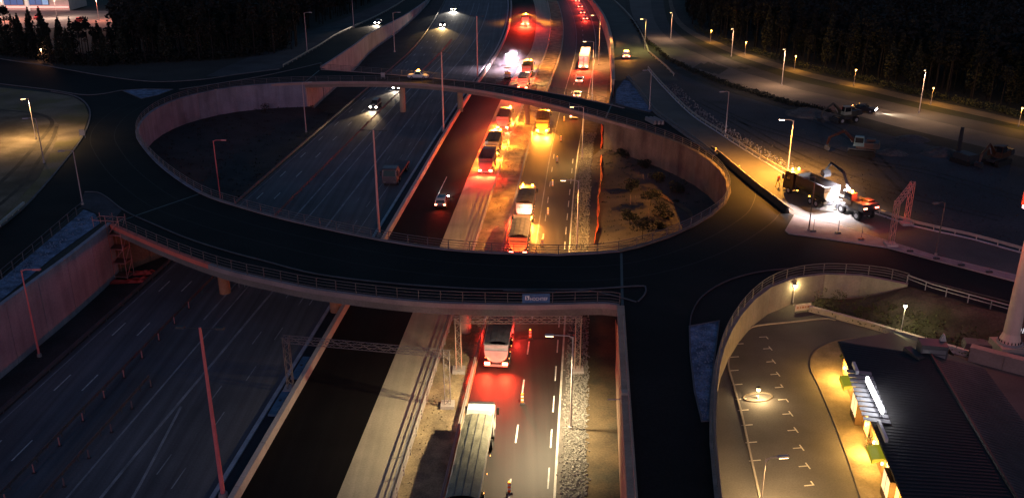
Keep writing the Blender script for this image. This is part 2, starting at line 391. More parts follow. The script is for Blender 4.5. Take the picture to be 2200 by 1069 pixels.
# outer service road, verge and footpath on the right
def on_path(px): return smooth_path([on(x, y) for x, y in px], 5)
def band(name, low, up, m, dz):
    A = on_path(low); B = on_path(up); n = 60
    A = [A[int(i * (len(A) - 1) / n)] for i in range(n + 1)]; B = [B[int(i * (len(B) - 1) / n)] for i in range(n + 1)]
    mb = MB(); vs = []
    for a, b in zip(A, B): vs += [(a.x, a.y, zp(a.y) + dz), (b.x, b.y, zp(b.y) + dz)]
    mb.add(vs, [(2 * k, 2 * k + 1, 2 * k + 3, 2 * k + 2) for k in range(n)]); return struct(name, mb, m)
R_LOW = [(1350, -60), (1352, 0), (1360, 37), (1383, 74), (1435, 121), (1502, 152), (1569, 178), (1637, 199), (1700, 217), (1785, 236), (1839, 248), (1919, 270), (2020, 294), (2121, 318), (2210, 340), (2500, 400)]
R_MID = [(1395, -60), (1398, 0), (1402, 30), (1415, 60), (1450, 92), (1510, 120), (1575, 148), (1640, 168), (1704, 189), (1785, 207), (1850, 222), (1919, 240), (2020, 263), (2121, 285), (2210, 303), (2500, 355)]
R_UP = [(1420, -60), (1425, 0), (1430, 30), (1440, 56), (1470, 82), (1520, 106), (1580, 132), (1645, 153), (1710, 173), (1790, 191), (1855, 205), (1925, 222), (2025, 244), (2125, 265), (2210, 283), (2500, 335)]
P_LOW = [(1432, -60), (1436, 0), (1442, 26), (1453, 50), (1482, 74), (1530, 97), (1588, 121), (1652, 142), (1716, 161), (1795, 180), (1860, 194), (1930, 211), (2030, 233), (2130, 255), (2210, 273), (2500, 325)]
P_UP = [(1440, -60), (1444, 0), (1450, 22), (1462, 45), (1490, 67), (1536, 88), (1595, 112), (1658, 132), (1722, 151), (1800, 170), (1866, 184), (1936, 201), (2036, 223), (2136, 245), (2210, 262), (2500, 315)]
G_LOW = [(x - 8, y + 14 + i * .6) for i, (x, y) in enumerate(R_LOW)]
band('service_road', R_LOW, R_MID, A_OUT, .02)
band('service_road_lane', R_MID, R_UP, mat('older_outer_asphalt', (.065, .056, .052), .85, .25, .15, 5, col2=(.045, .04, .04), mixscale=.05), .016)
band('grass_strip', R_UP, P_LOW, GRASS, .012)
band('footpath', P_LOW, P_UP, mat('footpath_gravel', (.16, .125, .085), .9, .25, .3, 6, bump=.3), .02)
band('hedge_ground', G_LOW, R_LOW, mat('ditch_soil', (.022, .021, .018), .95, .4, .3, 4, bump=.6), .012)
# rough field between the service road and the slip road
fld = [on(x, y) for x, y in [(1368, 110), (1440, 150), (1520, 185), (1640, 220), (1790, 258), (1920, 292), (2120, 340), (2500, 430), (2700, 640), (2200, 552), (2086, 520), (1944, 486), (1802, 433), (1701, 388), (1600, 328), (1540, 288), (1480, 245), (1420, 180), (1392, 135)]]
struct('field', fill([p for p in fld if p.y < 214.5], ZR + .01), FIELD)
# slip road on the right, lit by the work site
SL_R = [(1392, 150), (1422, 185), (1480, 243), (1540, 284), (1600, 323), (1701, 383), (1802, 428), (1944, 481), (2086, 514), (2195, 544), (2500, 625)]
SL_L = [(1345, 170), (1390, 232), (1432, 260), (1480, 293), (1540, 334), (1620, 398), (1702, 461), (1802, 484), (1918, 522), (2180, 592), (2500, 672)]
slip = [at(x, y, ZR) for x, y in SL_R] + [at(x, y, ZR) for x, y in reversed(SL_L)]
struct('slip_road', fill(slip, ZR + .035), A_SLIP)
sr = smooth_path([at(x, y, ZR) for x, y in SL_R], 5)
struct('slip_road_kerb', beam(sr, .12, .12, .03, .16), KERBM)
strip_pts = [(1707, 463), (1802, 485), (1918, 523), (2011, 551), (2180, 592), (2500, 672), (2500, 690), (2176, 604), (2004, 559), (1907, 533), (1750, 510), (1695, 503), (1688, 497)]
struct('splitter_island', fill([at(x, y, ZR) for x, y in strip_pts], ZR + .12), PINKG)
sp_e = [at(x, y, ZR) for x, y in strip_pts]
struct('splitter_kerb', beam(sp_e, .1, .1, .02, .15, closed=True), CONC)
# blue gores and geotextile slopes
struct('gore_right', fill([at(x, y, ZR) for x, y in [(1341, 172), (1352, 175), (1404, 238), (1396, 242), (1330, 226), (1322, 222), (1324, 195)]], ZR + .05), GEO)
struct('gore_left', fill([at(x, y, ZR) for x, y in [(262, 195), (310, 192), (372, 193), (340, 205), (304, 213)]], ZR + .05), GEO)
struct('gore_front', fill([at(x, y, ZR) for x, y in [(1481, 702), (1545, 690), (1536, 760), (1526, 840), (1524, 905), (1508, 906), (1492, 840), (1483, 760)]], ZR + .05), GEO)
struct('slope_left', fill([at(x, y, ZR) for x, y in [(-10, 655), (-330, 890), (-330, 870), (0, 603), (165, 465), (180, 450), (205, 460), (215, 480), (120, 548)]], ZR + .04), GEO)
struct('corner_ground', fill([at(x, y, ZR) for x, y in [(182, 413), (209, 414), (232, 427), (262, 452), (240, 478), (206, 458), (180, 448), (170, 440)]], ZR + .05), mat('corner_soil', (.045, .045, .055), .95, .4, .5, 6))
# lit ground at the far left
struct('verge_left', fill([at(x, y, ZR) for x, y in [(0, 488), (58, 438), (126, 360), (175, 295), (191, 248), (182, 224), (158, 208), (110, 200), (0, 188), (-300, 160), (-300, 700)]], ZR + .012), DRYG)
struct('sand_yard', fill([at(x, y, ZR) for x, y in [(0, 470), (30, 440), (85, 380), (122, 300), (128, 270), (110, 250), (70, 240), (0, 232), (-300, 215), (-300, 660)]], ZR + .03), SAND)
trk = smooth_path([at(x, y, ZR) for x, y in [(-30, 420), (30, 365), (70, 320), (100, 285), (112, 262), (90, 248), (40, 240), (-60, 232)]], 5)
struct('yard_track', ribbon(trk, .35, .35, .045), mat('wheel_rut', (.085, .065, .04), .95, .3, .5, 8))
trk2 = smooth_path([at(x, y, ZR) for x, y in [(-20, 455), (45, 400), (80, 350), (112, 300), (122, 272)]], 5)
tag(ribbon(trk2, .3, .3, .045).build('yard_track', MATS['wheel_rut']), kind='structure')
# sunken parking lot and its bank
ZL = 4.0
struct('parking_lot', MB().add([(11, -60, ZL), (300, -60, ZL), (300, 99, ZL), (11, 99, ZL)], [(0, 1, 2, 3)]), A_LOT)
bw = [at(1738, 668, ZL), at(1850, 698, ZL), at(1985, 738, ZL), at(2080, 765, ZL), at(2600, 905, ZL)]
bt = [at(1765, 591, ZR), at(1950, 613, ZR), at(2060, 645, ZR), at(2200, 684, ZR), at(2600, 790, ZR)]
mb = MB(); vs = []
for k in range(33):
    t = k / 32 * 4; i = min(3, int(t)); u = t - i; a = bw[i].lerp(bw[i + 1], u); b = bt[i].lerp(bt[i + 1], u)
    for j in range(9):
        q = a.lerp(b, j / 8); hmax = ZR - .06 if k >= 8 else ZL + .3 + (ZR - ZL - .36) * (k / 8.0) ** 2
        e = j / 8; vs.append((q.x, q.y, ZL + .25 + (hmax - ZL - .25) * e * e * (3 - 2 * e) + random.uniform(-.06, .06)))
for k in range(32):
    for j in range(8): a = k * 9 + j; mb.f.append((a, a + 1, a + 10, a + 9))
mb.v = vs; struct('grass_bank', mb, mat('bank_ground', (.055, .050, .042), .95, .4, .4, 5, bump=.6, col2=(.032, .036, .02), mixscale=.25))

# ---- painted markings and kerbs
def dashes(name, f, y0, y1, ln, gap, wd, m, z=.02):
    mb = MB(); y = y0
    while y < y1:
        mb.add([(f(y) - wd / 2, y, z), (f(y) + wd / 2, y, z), (f(y + ln) + wd / 2, y + ln, z), (f(y + ln) - wd / 2, y + ln, z)], [(0, 1, 2, 3)]); y += ln + gap
    return struct(name, mb, m)
def line(name, f, y0, y1, wd, m, z=.02): return struct(name, strip(lambda y: f(y) - wd / 2, lambda y: f(y) + wd / 2, y0, y1, z), m)
PM = PAINT; PF = PAINTF
dashes('lane_marking', off(-24.4), 56, 420, 3.2, 8.8, .15, PM); dashes('lane_marking', off(-21.6), 56, 420, 3.2, 8.8, .15, PM)
line('edge_marking', lambda y: LRAIL(y) + .7, -40, 430, .14, PF); line('edge_marking', off(-15.7), 96, 400, .25, PF)
line('edge_marking', off((-60, -14.3), (95, -13.9), (140, -13.6), (500, -13.4)), -20, 400, .2, PF)
line('edge_marking', off((-60, -11.5), (63, -11.2), (94, -10.5), (126, -9.8), (500, -9.6)), -20, 400, .3, PF)
line('edge_marking', off((40, -6.5), (63, -8.6), (73, -9.9), (78, -10.6)), 40, 77, .25, PF)
dashes('lane_marking', off(-8.0), 66, 300, 3, 9, .12, PF); dashes('lane_marking', off(-5.9), 64, 300, 3, 6, .12, PF)
line('edge_marking', off(-4.6), 100, 300, .15, PF)
dashes('lane_marking', off(22.4), 54, 165, 3.0, 5.4, .15, PM); dashes('lane_marking', off((0, 25.7), (120, 25.6), (164, 26.0), (500, 27)), 52, 165, 3.0, 3.0, .13, PM)
line('edge_marking', lambda y: REDGE(y) - .12, -30, 430, .2, mat('edge_paint', (.5, .48, .44), .8, .25, 1, 9), .024)
dashes('lane_marking', lambda y: REDGE(y) - 4.2, 200, 420, 3, 7, .16, PM); line('edge_marking', lambda y: MEDR(y) + 4.2, 120, 420, .16, PF, .026)
line('edge_marking', lambda y: bar(y) + 4.4, 140, 152, .12, PM); line('edge_marking', lambda y: MEDL(y) - .6, 60, 400, .1, PF)
# kerb of the footway round the ring
kerb_f = smooth_path([at(x, y, ZR) for x, y in [(182, 413), (209, 414), (232, 426), (269, 454), (337, 485), (404, 513), (488, 540), (564, 560), (679, 589), (831, 608), (998, 620), (1081, 622), (1252, 622), (1371, 615), (1387, 620), (1384, 634), (1371, 648)]], 5)
struct('ring_kerb', beam(kerb_f, .07, .07, .02, .14), mat('ring_kerb_stone', (.10, .105, .115), .85, .2, .8, 8))
k2 = smooth_path([at(x, y, ZR) for x, y in [(1081, 624), (1200, 628), (1262, 625), (1320, 636), (1367, 649)]], 5)
tag(beam(k2, .07, .07, .02, .12).build('ring_kerb', MATS['ring_kerb_stone']), kind='structure')
k3 = smooth_path([at(x, y, ZR) for x, y in [(1482, 705), (1487, 672), (1510, 636), (1560, 605), (1630, 585), (1720, 577), (1830, 579), (1950, 596), (2100, 632), (2250, 672)]], 5)
tag(beam(k3, .06, .06, .02, .14).build('ring_kerb', mat('dull_kerb_stone', (.06, .06, .065), .85, .2, .8, 8)), kind='structure')
for px in ([(0, 127), (110, 144), (230, 165), (330, 176), (430, 172), (520, 159), (600, 149)], [(0, 181), (110, 194), (190, 205), (262, 195)], [(385, 193), (470, 180), (560, 165), (640, 148), (690, 136)]):
    tag(beam(smooth_path([at(x, y, ZR) for x, y in px], 5), .12, .12, .02, .16).build('ring_kerb', mat('far_kerb_stone', (.13, .13, .14), .85, .2, .8, 8)), kind='structure')
tag(beam(smooth_path([at(x, y, ZR) for x, y in [(0, 489), (60, 438), (128, 361), (178, 294), (194, 248), (184, 222), (158, 206), (110, 197)]], 5), .12, .12, .02, .15).build('ring_kerb', MATS['far_kerb_stone']), kind='structure')
tag(beam(smooth_path([at(x, y, ZR) for x, y in [(1348, 166), (1372, 198), (1404, 240), (1440, 268), (1490, 304), (1535, 336)]], 5), .2, .2, .02, .25).build('slip_road_kerb', mat('slip_divider', (.16, .16, .17), .85, .2, .8, 8)), kind='structure')
# parking bay marks
def mark(px, py, kind, z=ZL + .012, rz=0.0, s=1.0):
    p = at(px, py, z); mb = MB(); h = z
    def q(x0, y0, x1, y1):
        ca, sa = math.cos(rz), math.sin(rz)
        mb.add([(p.x + x * ca - y * sa, p.y + x * sa + y * ca, h) for x, y in ((x0, y0), (x1, y0), (x1, y1), (x0, y1))], [(0, 1, 2, 3)])
    if kind == 'tick': q(-.5, -.06, .5, .06)
    else:
        q(-.5, -.06, .25, .06)
        if kind == 'T': q(.2, -.42, .32, .42)
        if kind == 'L': q(.2, -.5, .32, .06)
        if kind == 'J': q(.2, -.06, .32, .5)
    return tag(mb.build('bay_marking', mat('bay_paint', (.62, .58, .52), .8, .2, 2, 10)), kind='structure')
for x, y, k in [(1641, 723, 'L'), (1650, 748, 'T'), (1657, 776, 'T'), (1666, 803, 'T'), (1676, 831, 'J'), (1683, 857, 'L'), (1693, 888, 'T'), (1704, 923, 'T'), (1716, 961, 'T'), (1729, 1000, 'T'), (1741, 1041, 'J')]: mark(x, y, k, rz=RAD(8))
for x, y in [(1587, 738), (1577, 766), (1576, 795), (1584, 825), (1592, 856), (1597, 880), (1605, 912), (1614, 949), (1622, 988)]: mark(x, y, 'tick', rz=RAD(8))
lk = smooth_path([at(x, y, ZL) for x, y in [(1634, 1075), (1615, 990), (1596, 900), (1580, 840), (1565, 785), (1572, 755), (1590, 728), (1612, 705), (1640, 698), (1700, 692), (1770, 685), (1795, 688)]], 5)
struct('parking_kerb', beam(lk, .08, .08, .0, .12), mat('parking_kerb_stone', (.30, .27, .24), .85, .2, .8, 8))
fk = smooth_path([at(x, y, ZL) for x, y in [(1835, 727), (1790, 735), (1750, 757), (1742, 790), (1760, 830), (1790, 900), (1820, 980), (1850, 1069), (1870, 1130)]], 5)
tag(beam(fk, .06, .06, .0, .085).build('parking_kerb', mat('dull_parking_kerb', (.16, .13, .10), .85, .2, .8, 8)), kind='structure')
struct('forecourt', fill(list(fk) + [at(1990, 1130, ZL), at(1900, 720, ZL)], ZL + .06), mat('forecourt_paving', (.20, .165, .12), .9, .25, .5, 6, bump=.3, col2=(.14, .115, .08), mixscale=.35))

# ================================================================ WALLS, BRIDGES, RAILINGS
def wall(name, label, path, z0, z1, m, panel=4.0, thick=.35, coping=True, cat='wall', cm=None):
    f0 = z0 if callable(z0) else (lambda p: z0); f1 = z1 if callable(z1) else (lambda p: z1)
    path = [Vector((p[0], p[1], 0)) for p in path]
    P = resample(path, panel)
    if (P[-1] - path[-1]).length > panel * .3: P.append(path[-1])
    else: P[-1] = path[-1]
    root = thing(name, label, cat, (P[0].x, P[0].y, f0(P[0])))
    for a, b in zip(P, P[1:]):
        t = (b - a).normalized(); n = Vector((-t.y, t.x, 0)) * thick / 2; a2 = a + t * .045; b2 = b - t * .045
        j = n.normalized() * random.uniform(-.012, .012)
        vs = [a2 - n + j, b2 - n + j, b2 + n + j, a2 + n + j]
        lo = [f0(a), f0(b), f0(b), f0(a)]; hi = [f1(a), f1(b), f1(b), f1(a)]
        if max(h - l for h, l in zip(hi, lo)) < .08: continue
        MB().add([(v.x, v.y, z) for v, z in zip(vs, lo)] + [(v.x, v.y, z) for v, z in zip(vs, hi)],
                 [(3, 2, 1, 0), (4, 5, 6, 7), (0, 1, 5, 4), (1, 2, 6, 5), (2, 3, 7, 6), (3, 0, 4, 7)]).build('panel', m, root, world=True)
    if coping:
        Q = [Vector((p.x, p.y, f1(p))) for p in P]
        beam(Q, thick * .75, thick * .75, .002, .16).build('coping', cm or m, root, world=True)
    # dark core seen in the joints
    core = [Vector((p.x, p.y, 0)) for p in P]; N = normals2(core); mb = MB(); vs = []
    for p, n in zip(core, N):
        for sgn in (1, -1):
            q = p + n * sgn * thick * .38; vs += [(q.x, q.y, f0(p)), (q.x, q.y, f1(p) - .02)]
    for k in range(len(core) - 1):
        i, j = 4 * k, 4 * k + 4; mb.f += [(i, j, j + 1, i + 1), (i + 2, i + 3, j + 3, j + 2)]
    mb.v = vs; mb.build('joint_filler', m, root, world=True)
    return root
CW1 = mat('wall_concrete', (.35, .335, .385), .88, .16, .3, 5, bump=.15, col2=(.27, .255, .30), mixscale=.12, mixpos=.62, vstreak=.35)
CW2 = mat('grey_wall_concrete', (.20, .225, .30), .88, .16, .3, 5, bump=.12, col2=(.15, .165, .22), mixscale=.18, mixpos=.6, vstreak=.4)  # bluish: skylight on the wall put into its colour
CW3 = mat('warm_wall_concrete', (.20, .155, .115), .88, .22, .35, 5, bump=.12, col2=(.12, .085, .07), mixscale=.2, mixpos=.6, vstreak=.4)
wl = [(WALLL(y), y) for y in range(-40, 101, 10)] + [(-51.0, 109.3)]
wall('retaining_wall', 'tall pink-grey concrete retaining wall below the blue slope beside the motorway', wl, 0, ZR, CW1, 6.0)
wall('abutment_wall', 'reddish concrete abutment behind the scaffold tower under the front bridge', [(-51.2, 109.6), (end_left[0].x - .2, end_left[0].y + .2)], 0, ZR - .1, mat('abutment_concrete', (.30, .16, .11), .9, .25, .4, 5), 5.0, coping=False)  # red light on the abutment put into its concrete colour
wall('curved_retaining_wall', 'curved bluish concrete wall round the dark end of the roundabout opening', end_left, lambda p: 1.2, ZR, CW2, 4.5)
wall('abutment_wall', 'brownish concrete abutment at the dark end of the far bridge', [(end_left[-1].x, end_left[-1].y), (WALLL(213.5), 213.5)], 0, ZR - .1, CW1, 5.0, coping=False)
wall('ramp_wall', 'long pinkish wedge-shaped wall sinking towards the distant motorway', [(WALLL(y), y) for y in range(214, 436, 6)], 0, lambda p: zp(p.y) + .35, CW1, 6.0)
wall('retaining_wall', 'pale orange concrete wall along the motorway below the dark approach road', [(WALLR(y), y) for y in range(-40, 85, 6)] + [(corner_fr.x, corner_fr.y)], 0, ZR + .25, mat('right_wall_concrete', (.46, .35, .25), .88, .14, .3, 5, bump=.1, vstreak=.3), 6.0, thick=.5)
wall('abutment_wall', 'shadowed concrete abutment at the gravel side of the front bridge', [(corner_fr.x, corner_fr.y), (end_right[-1].x, end_right[-1].y)], 0, ZR - .1, CW3, 5.0, coping=False)
wall('curved_retaining_wall', 'curved tan concrete wall behind the young planted trees', end_right, lambda p: 1.0, ZR, CW3, 5.2)
wall('abutment_wall', 'tan concrete abutment at the planted side of the far bridge', [(end_right[0].x, end_right[0].y), (WALLR(190) - .2, 190), (WALLR(213), 213)], 0, ZR - .1, CW3, 5.0, coping=False)
wall('ramp_wall', 'narrow pink-lit wall of the rising ramp beside the distant traffic queue', [(WALLR(y), y) for y in range(196, 430, 6)], 0, lambda p: zp(p.y) + .9, mat('ramp_wall_concrete', (.46, .34, .27), .88, .12, .3, 5), 6.0, thick=.5)
wall('curved_retaining_wall', 'curved concrete wall around the sunken parking lot', [p for p in curve], ZL - .05, ZR + .05, mat('lot_wall_concrete', (.23, .215, .19), .88, .16, .35, 5, bump=.12, col2=(.18, .165, .145), mixscale=.2, mixpos=.6, vstreak=.35), 4.0)
lw_path = [at(1738, 668, ZL), at(1850, 698, ZL), at(1985, 738, ZL), at(2080, 765, ZL)]
wall('low_wall', 'low pale concrete wall between the parking lot and the grass bank', lw_path, ZL, ZL + .65, CONC_P, 3.0, thick=.4, coping=False)
lw2 = [at(2080, 772, ZL), at(2300, 830, ZL)]
wall('low_wall', 'thick reddish concrete wall below the pylon pedestal', lw2, ZL, ZL + 1.4, mat('red_concrete', (.36, .27, .23), .88, .14, .4, 5), 3.0, thick=.6)
# median barrier and kerb
root = thing('median_barrier', 'long pale concrete barrier dividing the dark carriageway from the black new asphalt', 'barrier', (bar(60), 60, 0))
for k in range(0, 66):
    y = -20 + 6.4 * k; a, b = Vector((bar(y), y, 0)), Vector((bar(y + 6.36), y + 6.36, 0)); t = (b - a).normalized(); n = Vector((-t.y, t.x, 0))
    pr = [(-.31, 0), (-.28, .12), (-.24, .85), (.24, .85), (.28, .12), (.31, 0)]
    vs = [a - n * x + Vector((0, 0, z)) for x, z in pr] + [b - n * x + Vector((0, 0, z)) for x, z in pr]
    MB().add(vs, [(i, (i + 1) % 6, 6 + (i + 1) % 6, 6 + i) for i in range(6)] + [(5, 4, 3, 2, 1, 0), (6, 7, 8, 9, 10, 11)]).build('segment', CONC_P, root, world=True)
kp = [Vector((KERB(y), y, 0)) for y in range(-40, 560, 6)]
struct('median_kerb', beam(kp, .2, .2, .0, .16), KERBM)

def railing(name, label, path, h=1.15, post=2.4, rails=(1.0, .72, .45, .2), r=.035, m=STEEL, closed=False, group=None, pr=.04):
    path = [Vector(p) for p in path]; P = resample(path, post, closed)
    root = thing(name, label, 'railing', tuple(P[0]), group=group)
    pm = MB().box((0, 0, h / 2), (pr * 2, pr * 2, h)).mesh('post'); pm.materials.append(m)
    for p in P:
        o = link('post', pm, root); o.location = p - P[0]
    Q = path + ([path[0]] if closed else [])
    for k, f in enumerate(rails):
        rr = r * (1.35 if k == 0 else 1)
        MB().tube([p + Vector((0, 0, h * f)) for p in Q], rr, 5).build('handrail' if k == 0 else 'rail', m, root, world=True)
    return root
def part_path(path, a, b): return [p for p in path if a(p) and b(p)]
def arcl(path, n):
    L = [0]
    for a, b in zip(path, path[1:]): L.append(L[-1] + (b - a).length)
    out = []
    for k in range(n):
        s_ = L[-1] * k / (n - 1); i = 0
        while i < len(L) - 2 and L[i + 1] < s_: i += 1
        out.append(path[i].lerp(path[i + 1], (s_ - L[i]) / max(1e-6, L[i + 1] - L[i])))
    return out
def slab(A, B, z0, z1):
    n = len(A); mb = MB(); vs = []
    for a, b in zip(A, B): vs += [(a.x, a.y, z0), (b.x, b.y, z0), (b.x, b.y, z1), (a.x, a.y, z1)]
    for k in range(n - 1):
        i, j = 4 * k, 4 * k + 4
        for e in range(4): mb.f.append((i + e, i + (e + 1) % 4, j + (e + 1) % 4, j + e))
    mb.f += [(0, 1, 2, 3), (4 * n - 1, 4 * n - 2, 4 * n - 3, 4 * n - 4)]; mb.v = vs; return mb
DECK = mat('deck_concrete', (.20, .17, .15), .9, .2, .3, 5)
FASC = mat('edge_beam_concrete', (.32, .24, .23), .88, .14, .4, 6)
FASC_R = mat('edge_beam_red_glow', (.75, .17, .12), .8, .15, .4, 6)  # red light on this end put into the beam's colour
inner_front = [INNER[-1]] + smooth_path(INNER[0:7], 4)
of = list(outer_front)
bf = thing('front_bridge', 'near curved concrete bridge of the roundabout carrying the blue banner', 'bridge', (-20, 92, 0))
A = arcl(of, 40); B = arcl([p for p in inner_front if p.x > -45.5], 40)
slab(A, B, ZR - 1.25, ZR - .01).build('deck', DECK, bf, world=True)
Nf = len(of)
k_red = next(i for i, p in enumerate(of) if p.x < -33)
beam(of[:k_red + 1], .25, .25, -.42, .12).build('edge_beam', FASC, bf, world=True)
tag(beam(of[k_red:], .25, .25, -.42, .12).build('edge_beam', FASC_R, bf, world=True), 'end of the bridge edge beam with red light in its colour')
beam([p for p in inner_front if p.x > -45], .25, .25, -.42, .12).build('edge_beam', FASC, bf, world=True)
PIER = mat('pier_concrete', (.42, .32, .22), .85, .12, .4, 5); PIER_R = mat('pier_concrete_red_glow', (.45, .22, .12), .85, .14, .4, 5)  # second one: red light on the piers put into the concrete colour
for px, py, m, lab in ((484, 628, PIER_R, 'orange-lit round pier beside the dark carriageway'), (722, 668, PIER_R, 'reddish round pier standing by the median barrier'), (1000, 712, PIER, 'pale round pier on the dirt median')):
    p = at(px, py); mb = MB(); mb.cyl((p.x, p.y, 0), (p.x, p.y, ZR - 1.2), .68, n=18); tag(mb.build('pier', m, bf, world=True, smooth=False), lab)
bk = thing('far_bridge', 'slender far bridge of the roundabout with a white car on it', 'bridge', (-10, 195, 0))
inner_far = smooth_path(INNER[13:22], 4)
A = arcl([p for p in outer_far], 40); B = arcl([p for p in inner_far if p.x < 19.5], 40)
slab(A, B, ZR - 1.1, ZR - .01).build('deck', DECK, bk, world=True)
beam(inner_far, .22, .22, -.40, .12).build('edge_beam', FASC, bk, world=True)
beam(outer_far, .22, .22, -.40, .12).build('edge_beam', FASC, bk, world=True)
for px, py, m in ((868, 236, PIER), (990, 235, PIER), (1132, 262, PIER)):
    p = at(px, py); MB().cyl((p.x, p.y - 2, 0), (p.x, p.y - 2, ZR - 1.0), .62, n=18).build('pier', m, bk, world=True)
up = Vector((0, 0, .13))
RAILM = mat('railing_steel', (.10, .10, .115), .6, .15, 1, 10)
railing('bridge_railing', 'grey steel railing on the outer edge of the near bridge', [p + up for p in of], 1.25, 2.3, m=mat('front_railing_steel', (.11, .085, .085), .6, .15, 1, 10))
railing('bridge_railing', 'steel railing round the inside of the roundabout opening', [p + up for p in inner], 1.15, 2.6, m=RAILM, closed=True)
railing('bridge_railing', 'thin railing on the outer edge of the far bridge', [p + up for p in outer_far], 1.15, 2.6, m=RAILM)
cr = [p for p in curve if p.y > 40]
railing('wall_railing', 'railing along the top of the curved parking lot wall', [p + Vector((0, 0, .16)) for p in cr], 1.2, 2.4, rails=(1.0, .75, .5, .25), m=mat('dark_railing_steel', (.12, .115, .12), .6, .15, 1, 10))
railing('bank_guardrail', 'two-rail grey steel guardrail above the grass bank', [at(x, y, ZR) for x, y in [(1948, 608), (2000, 628), (2100, 656), (2200, 684), (2400, 738)]], .95, 2.2, rails=(1.0, .6), r=.05)
railing('wall_railing', 'low railing on top of the pale orange motorway wall', [Vector((WALLR(y) + .15, y, ZR + .4)) for y in range(20, 86, 6)], .8, 3.0, rails=(1.0, .5), m=mat('wall_rail_steel', (.3, .27, .24), .6, .1, 1, 10))
railing('slope_fence', 'thin dark fence along the upper edge of the blue slope', [at(x, y, ZR) for x, y in [(-100, 690), (0, 604), (80, 536), (160, 466), (182, 450)]], 1.1, 2.6, rails=(1.0, .5), r=.03, m=RAILM)

# steel guardrails of the motorway and the slip roads
def guardrail(name, label, path, h=.72, post=4.0, double=False, m=STEEL, group=None):
    path = [Vector(p) for p in path]; P = resample(path, post); root = thing(name, label, 'guardrail', tuple(P[0]), group=group)
    pm = MB().box((0, 0, h / 2), (.09, .12, h)).mesh('post'); pm.materials.append(m)
    for p in P: o = link('post', pm, root); o.location = p - P[0]
    beam(path, .06, .02, h - .34, h - .19).build('rail', m, root, world=True); beam(path, .06, .02, h - .15, h).build('rail', m, root, world=True)
    if double: beam(path, -.09, .17, h - .34, h - .02).build('rail', m, root, world=True)
    return root
def ypath(f, y0, y1, d=5.0, z=0.0): n = int((y1 - y0) / d); return [Vector((f(y0 + (y1 - y0) * k / n), y0 + (y1 - y0) * k / n, z)) for k in range(n + 1)]
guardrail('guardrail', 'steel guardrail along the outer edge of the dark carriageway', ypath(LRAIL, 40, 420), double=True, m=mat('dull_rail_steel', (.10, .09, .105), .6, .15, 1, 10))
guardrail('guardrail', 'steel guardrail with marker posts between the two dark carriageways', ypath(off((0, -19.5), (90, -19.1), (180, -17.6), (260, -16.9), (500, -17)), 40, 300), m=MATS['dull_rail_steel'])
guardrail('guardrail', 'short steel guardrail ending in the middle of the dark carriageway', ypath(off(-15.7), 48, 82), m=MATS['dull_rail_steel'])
MRAIL = mat('lit_rail_steel', (.42, .38, .34), .6, .12, 1, 10)  # paler copy of the rail steel, lamplight put into its colour
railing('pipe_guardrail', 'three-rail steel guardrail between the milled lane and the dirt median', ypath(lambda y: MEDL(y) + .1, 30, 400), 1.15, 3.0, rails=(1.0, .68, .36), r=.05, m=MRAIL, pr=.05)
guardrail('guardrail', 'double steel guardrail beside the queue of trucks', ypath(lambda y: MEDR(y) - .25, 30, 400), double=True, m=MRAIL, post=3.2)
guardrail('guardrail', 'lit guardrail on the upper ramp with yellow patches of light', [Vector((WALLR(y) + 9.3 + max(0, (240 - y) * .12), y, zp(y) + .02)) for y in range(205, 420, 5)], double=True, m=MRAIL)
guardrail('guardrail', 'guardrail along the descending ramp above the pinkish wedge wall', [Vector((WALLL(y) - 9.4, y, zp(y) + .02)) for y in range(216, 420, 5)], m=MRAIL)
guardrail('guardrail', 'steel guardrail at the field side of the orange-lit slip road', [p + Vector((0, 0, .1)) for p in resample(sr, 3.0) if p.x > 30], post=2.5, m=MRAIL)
guardrail('guardrail', 'bright guardrail beside the sandy yard with the lit lamp', [at(x, y, ZR) for x, y in [(-90, 580), (0, 489), (30, 463), (52, 444)]], double=True, m=mat('bright_rail_steel', (.5, .48, .45), .5, .1, 1, 10), post=2.0)  # lamplight on this rail put into a paler steel colour
guardrail('guardrail', 'dark guardrail between the ring road and the blue gore by the slip road', [at(x, y, ZR) for x, y in [(1350, 168), (1376, 200), (1408, 242), (1444, 268), (1494, 304), (1540, 338)]], m=mat('dim_rail_steel', (.16, .16, .17), .6, .12, 1, 10))

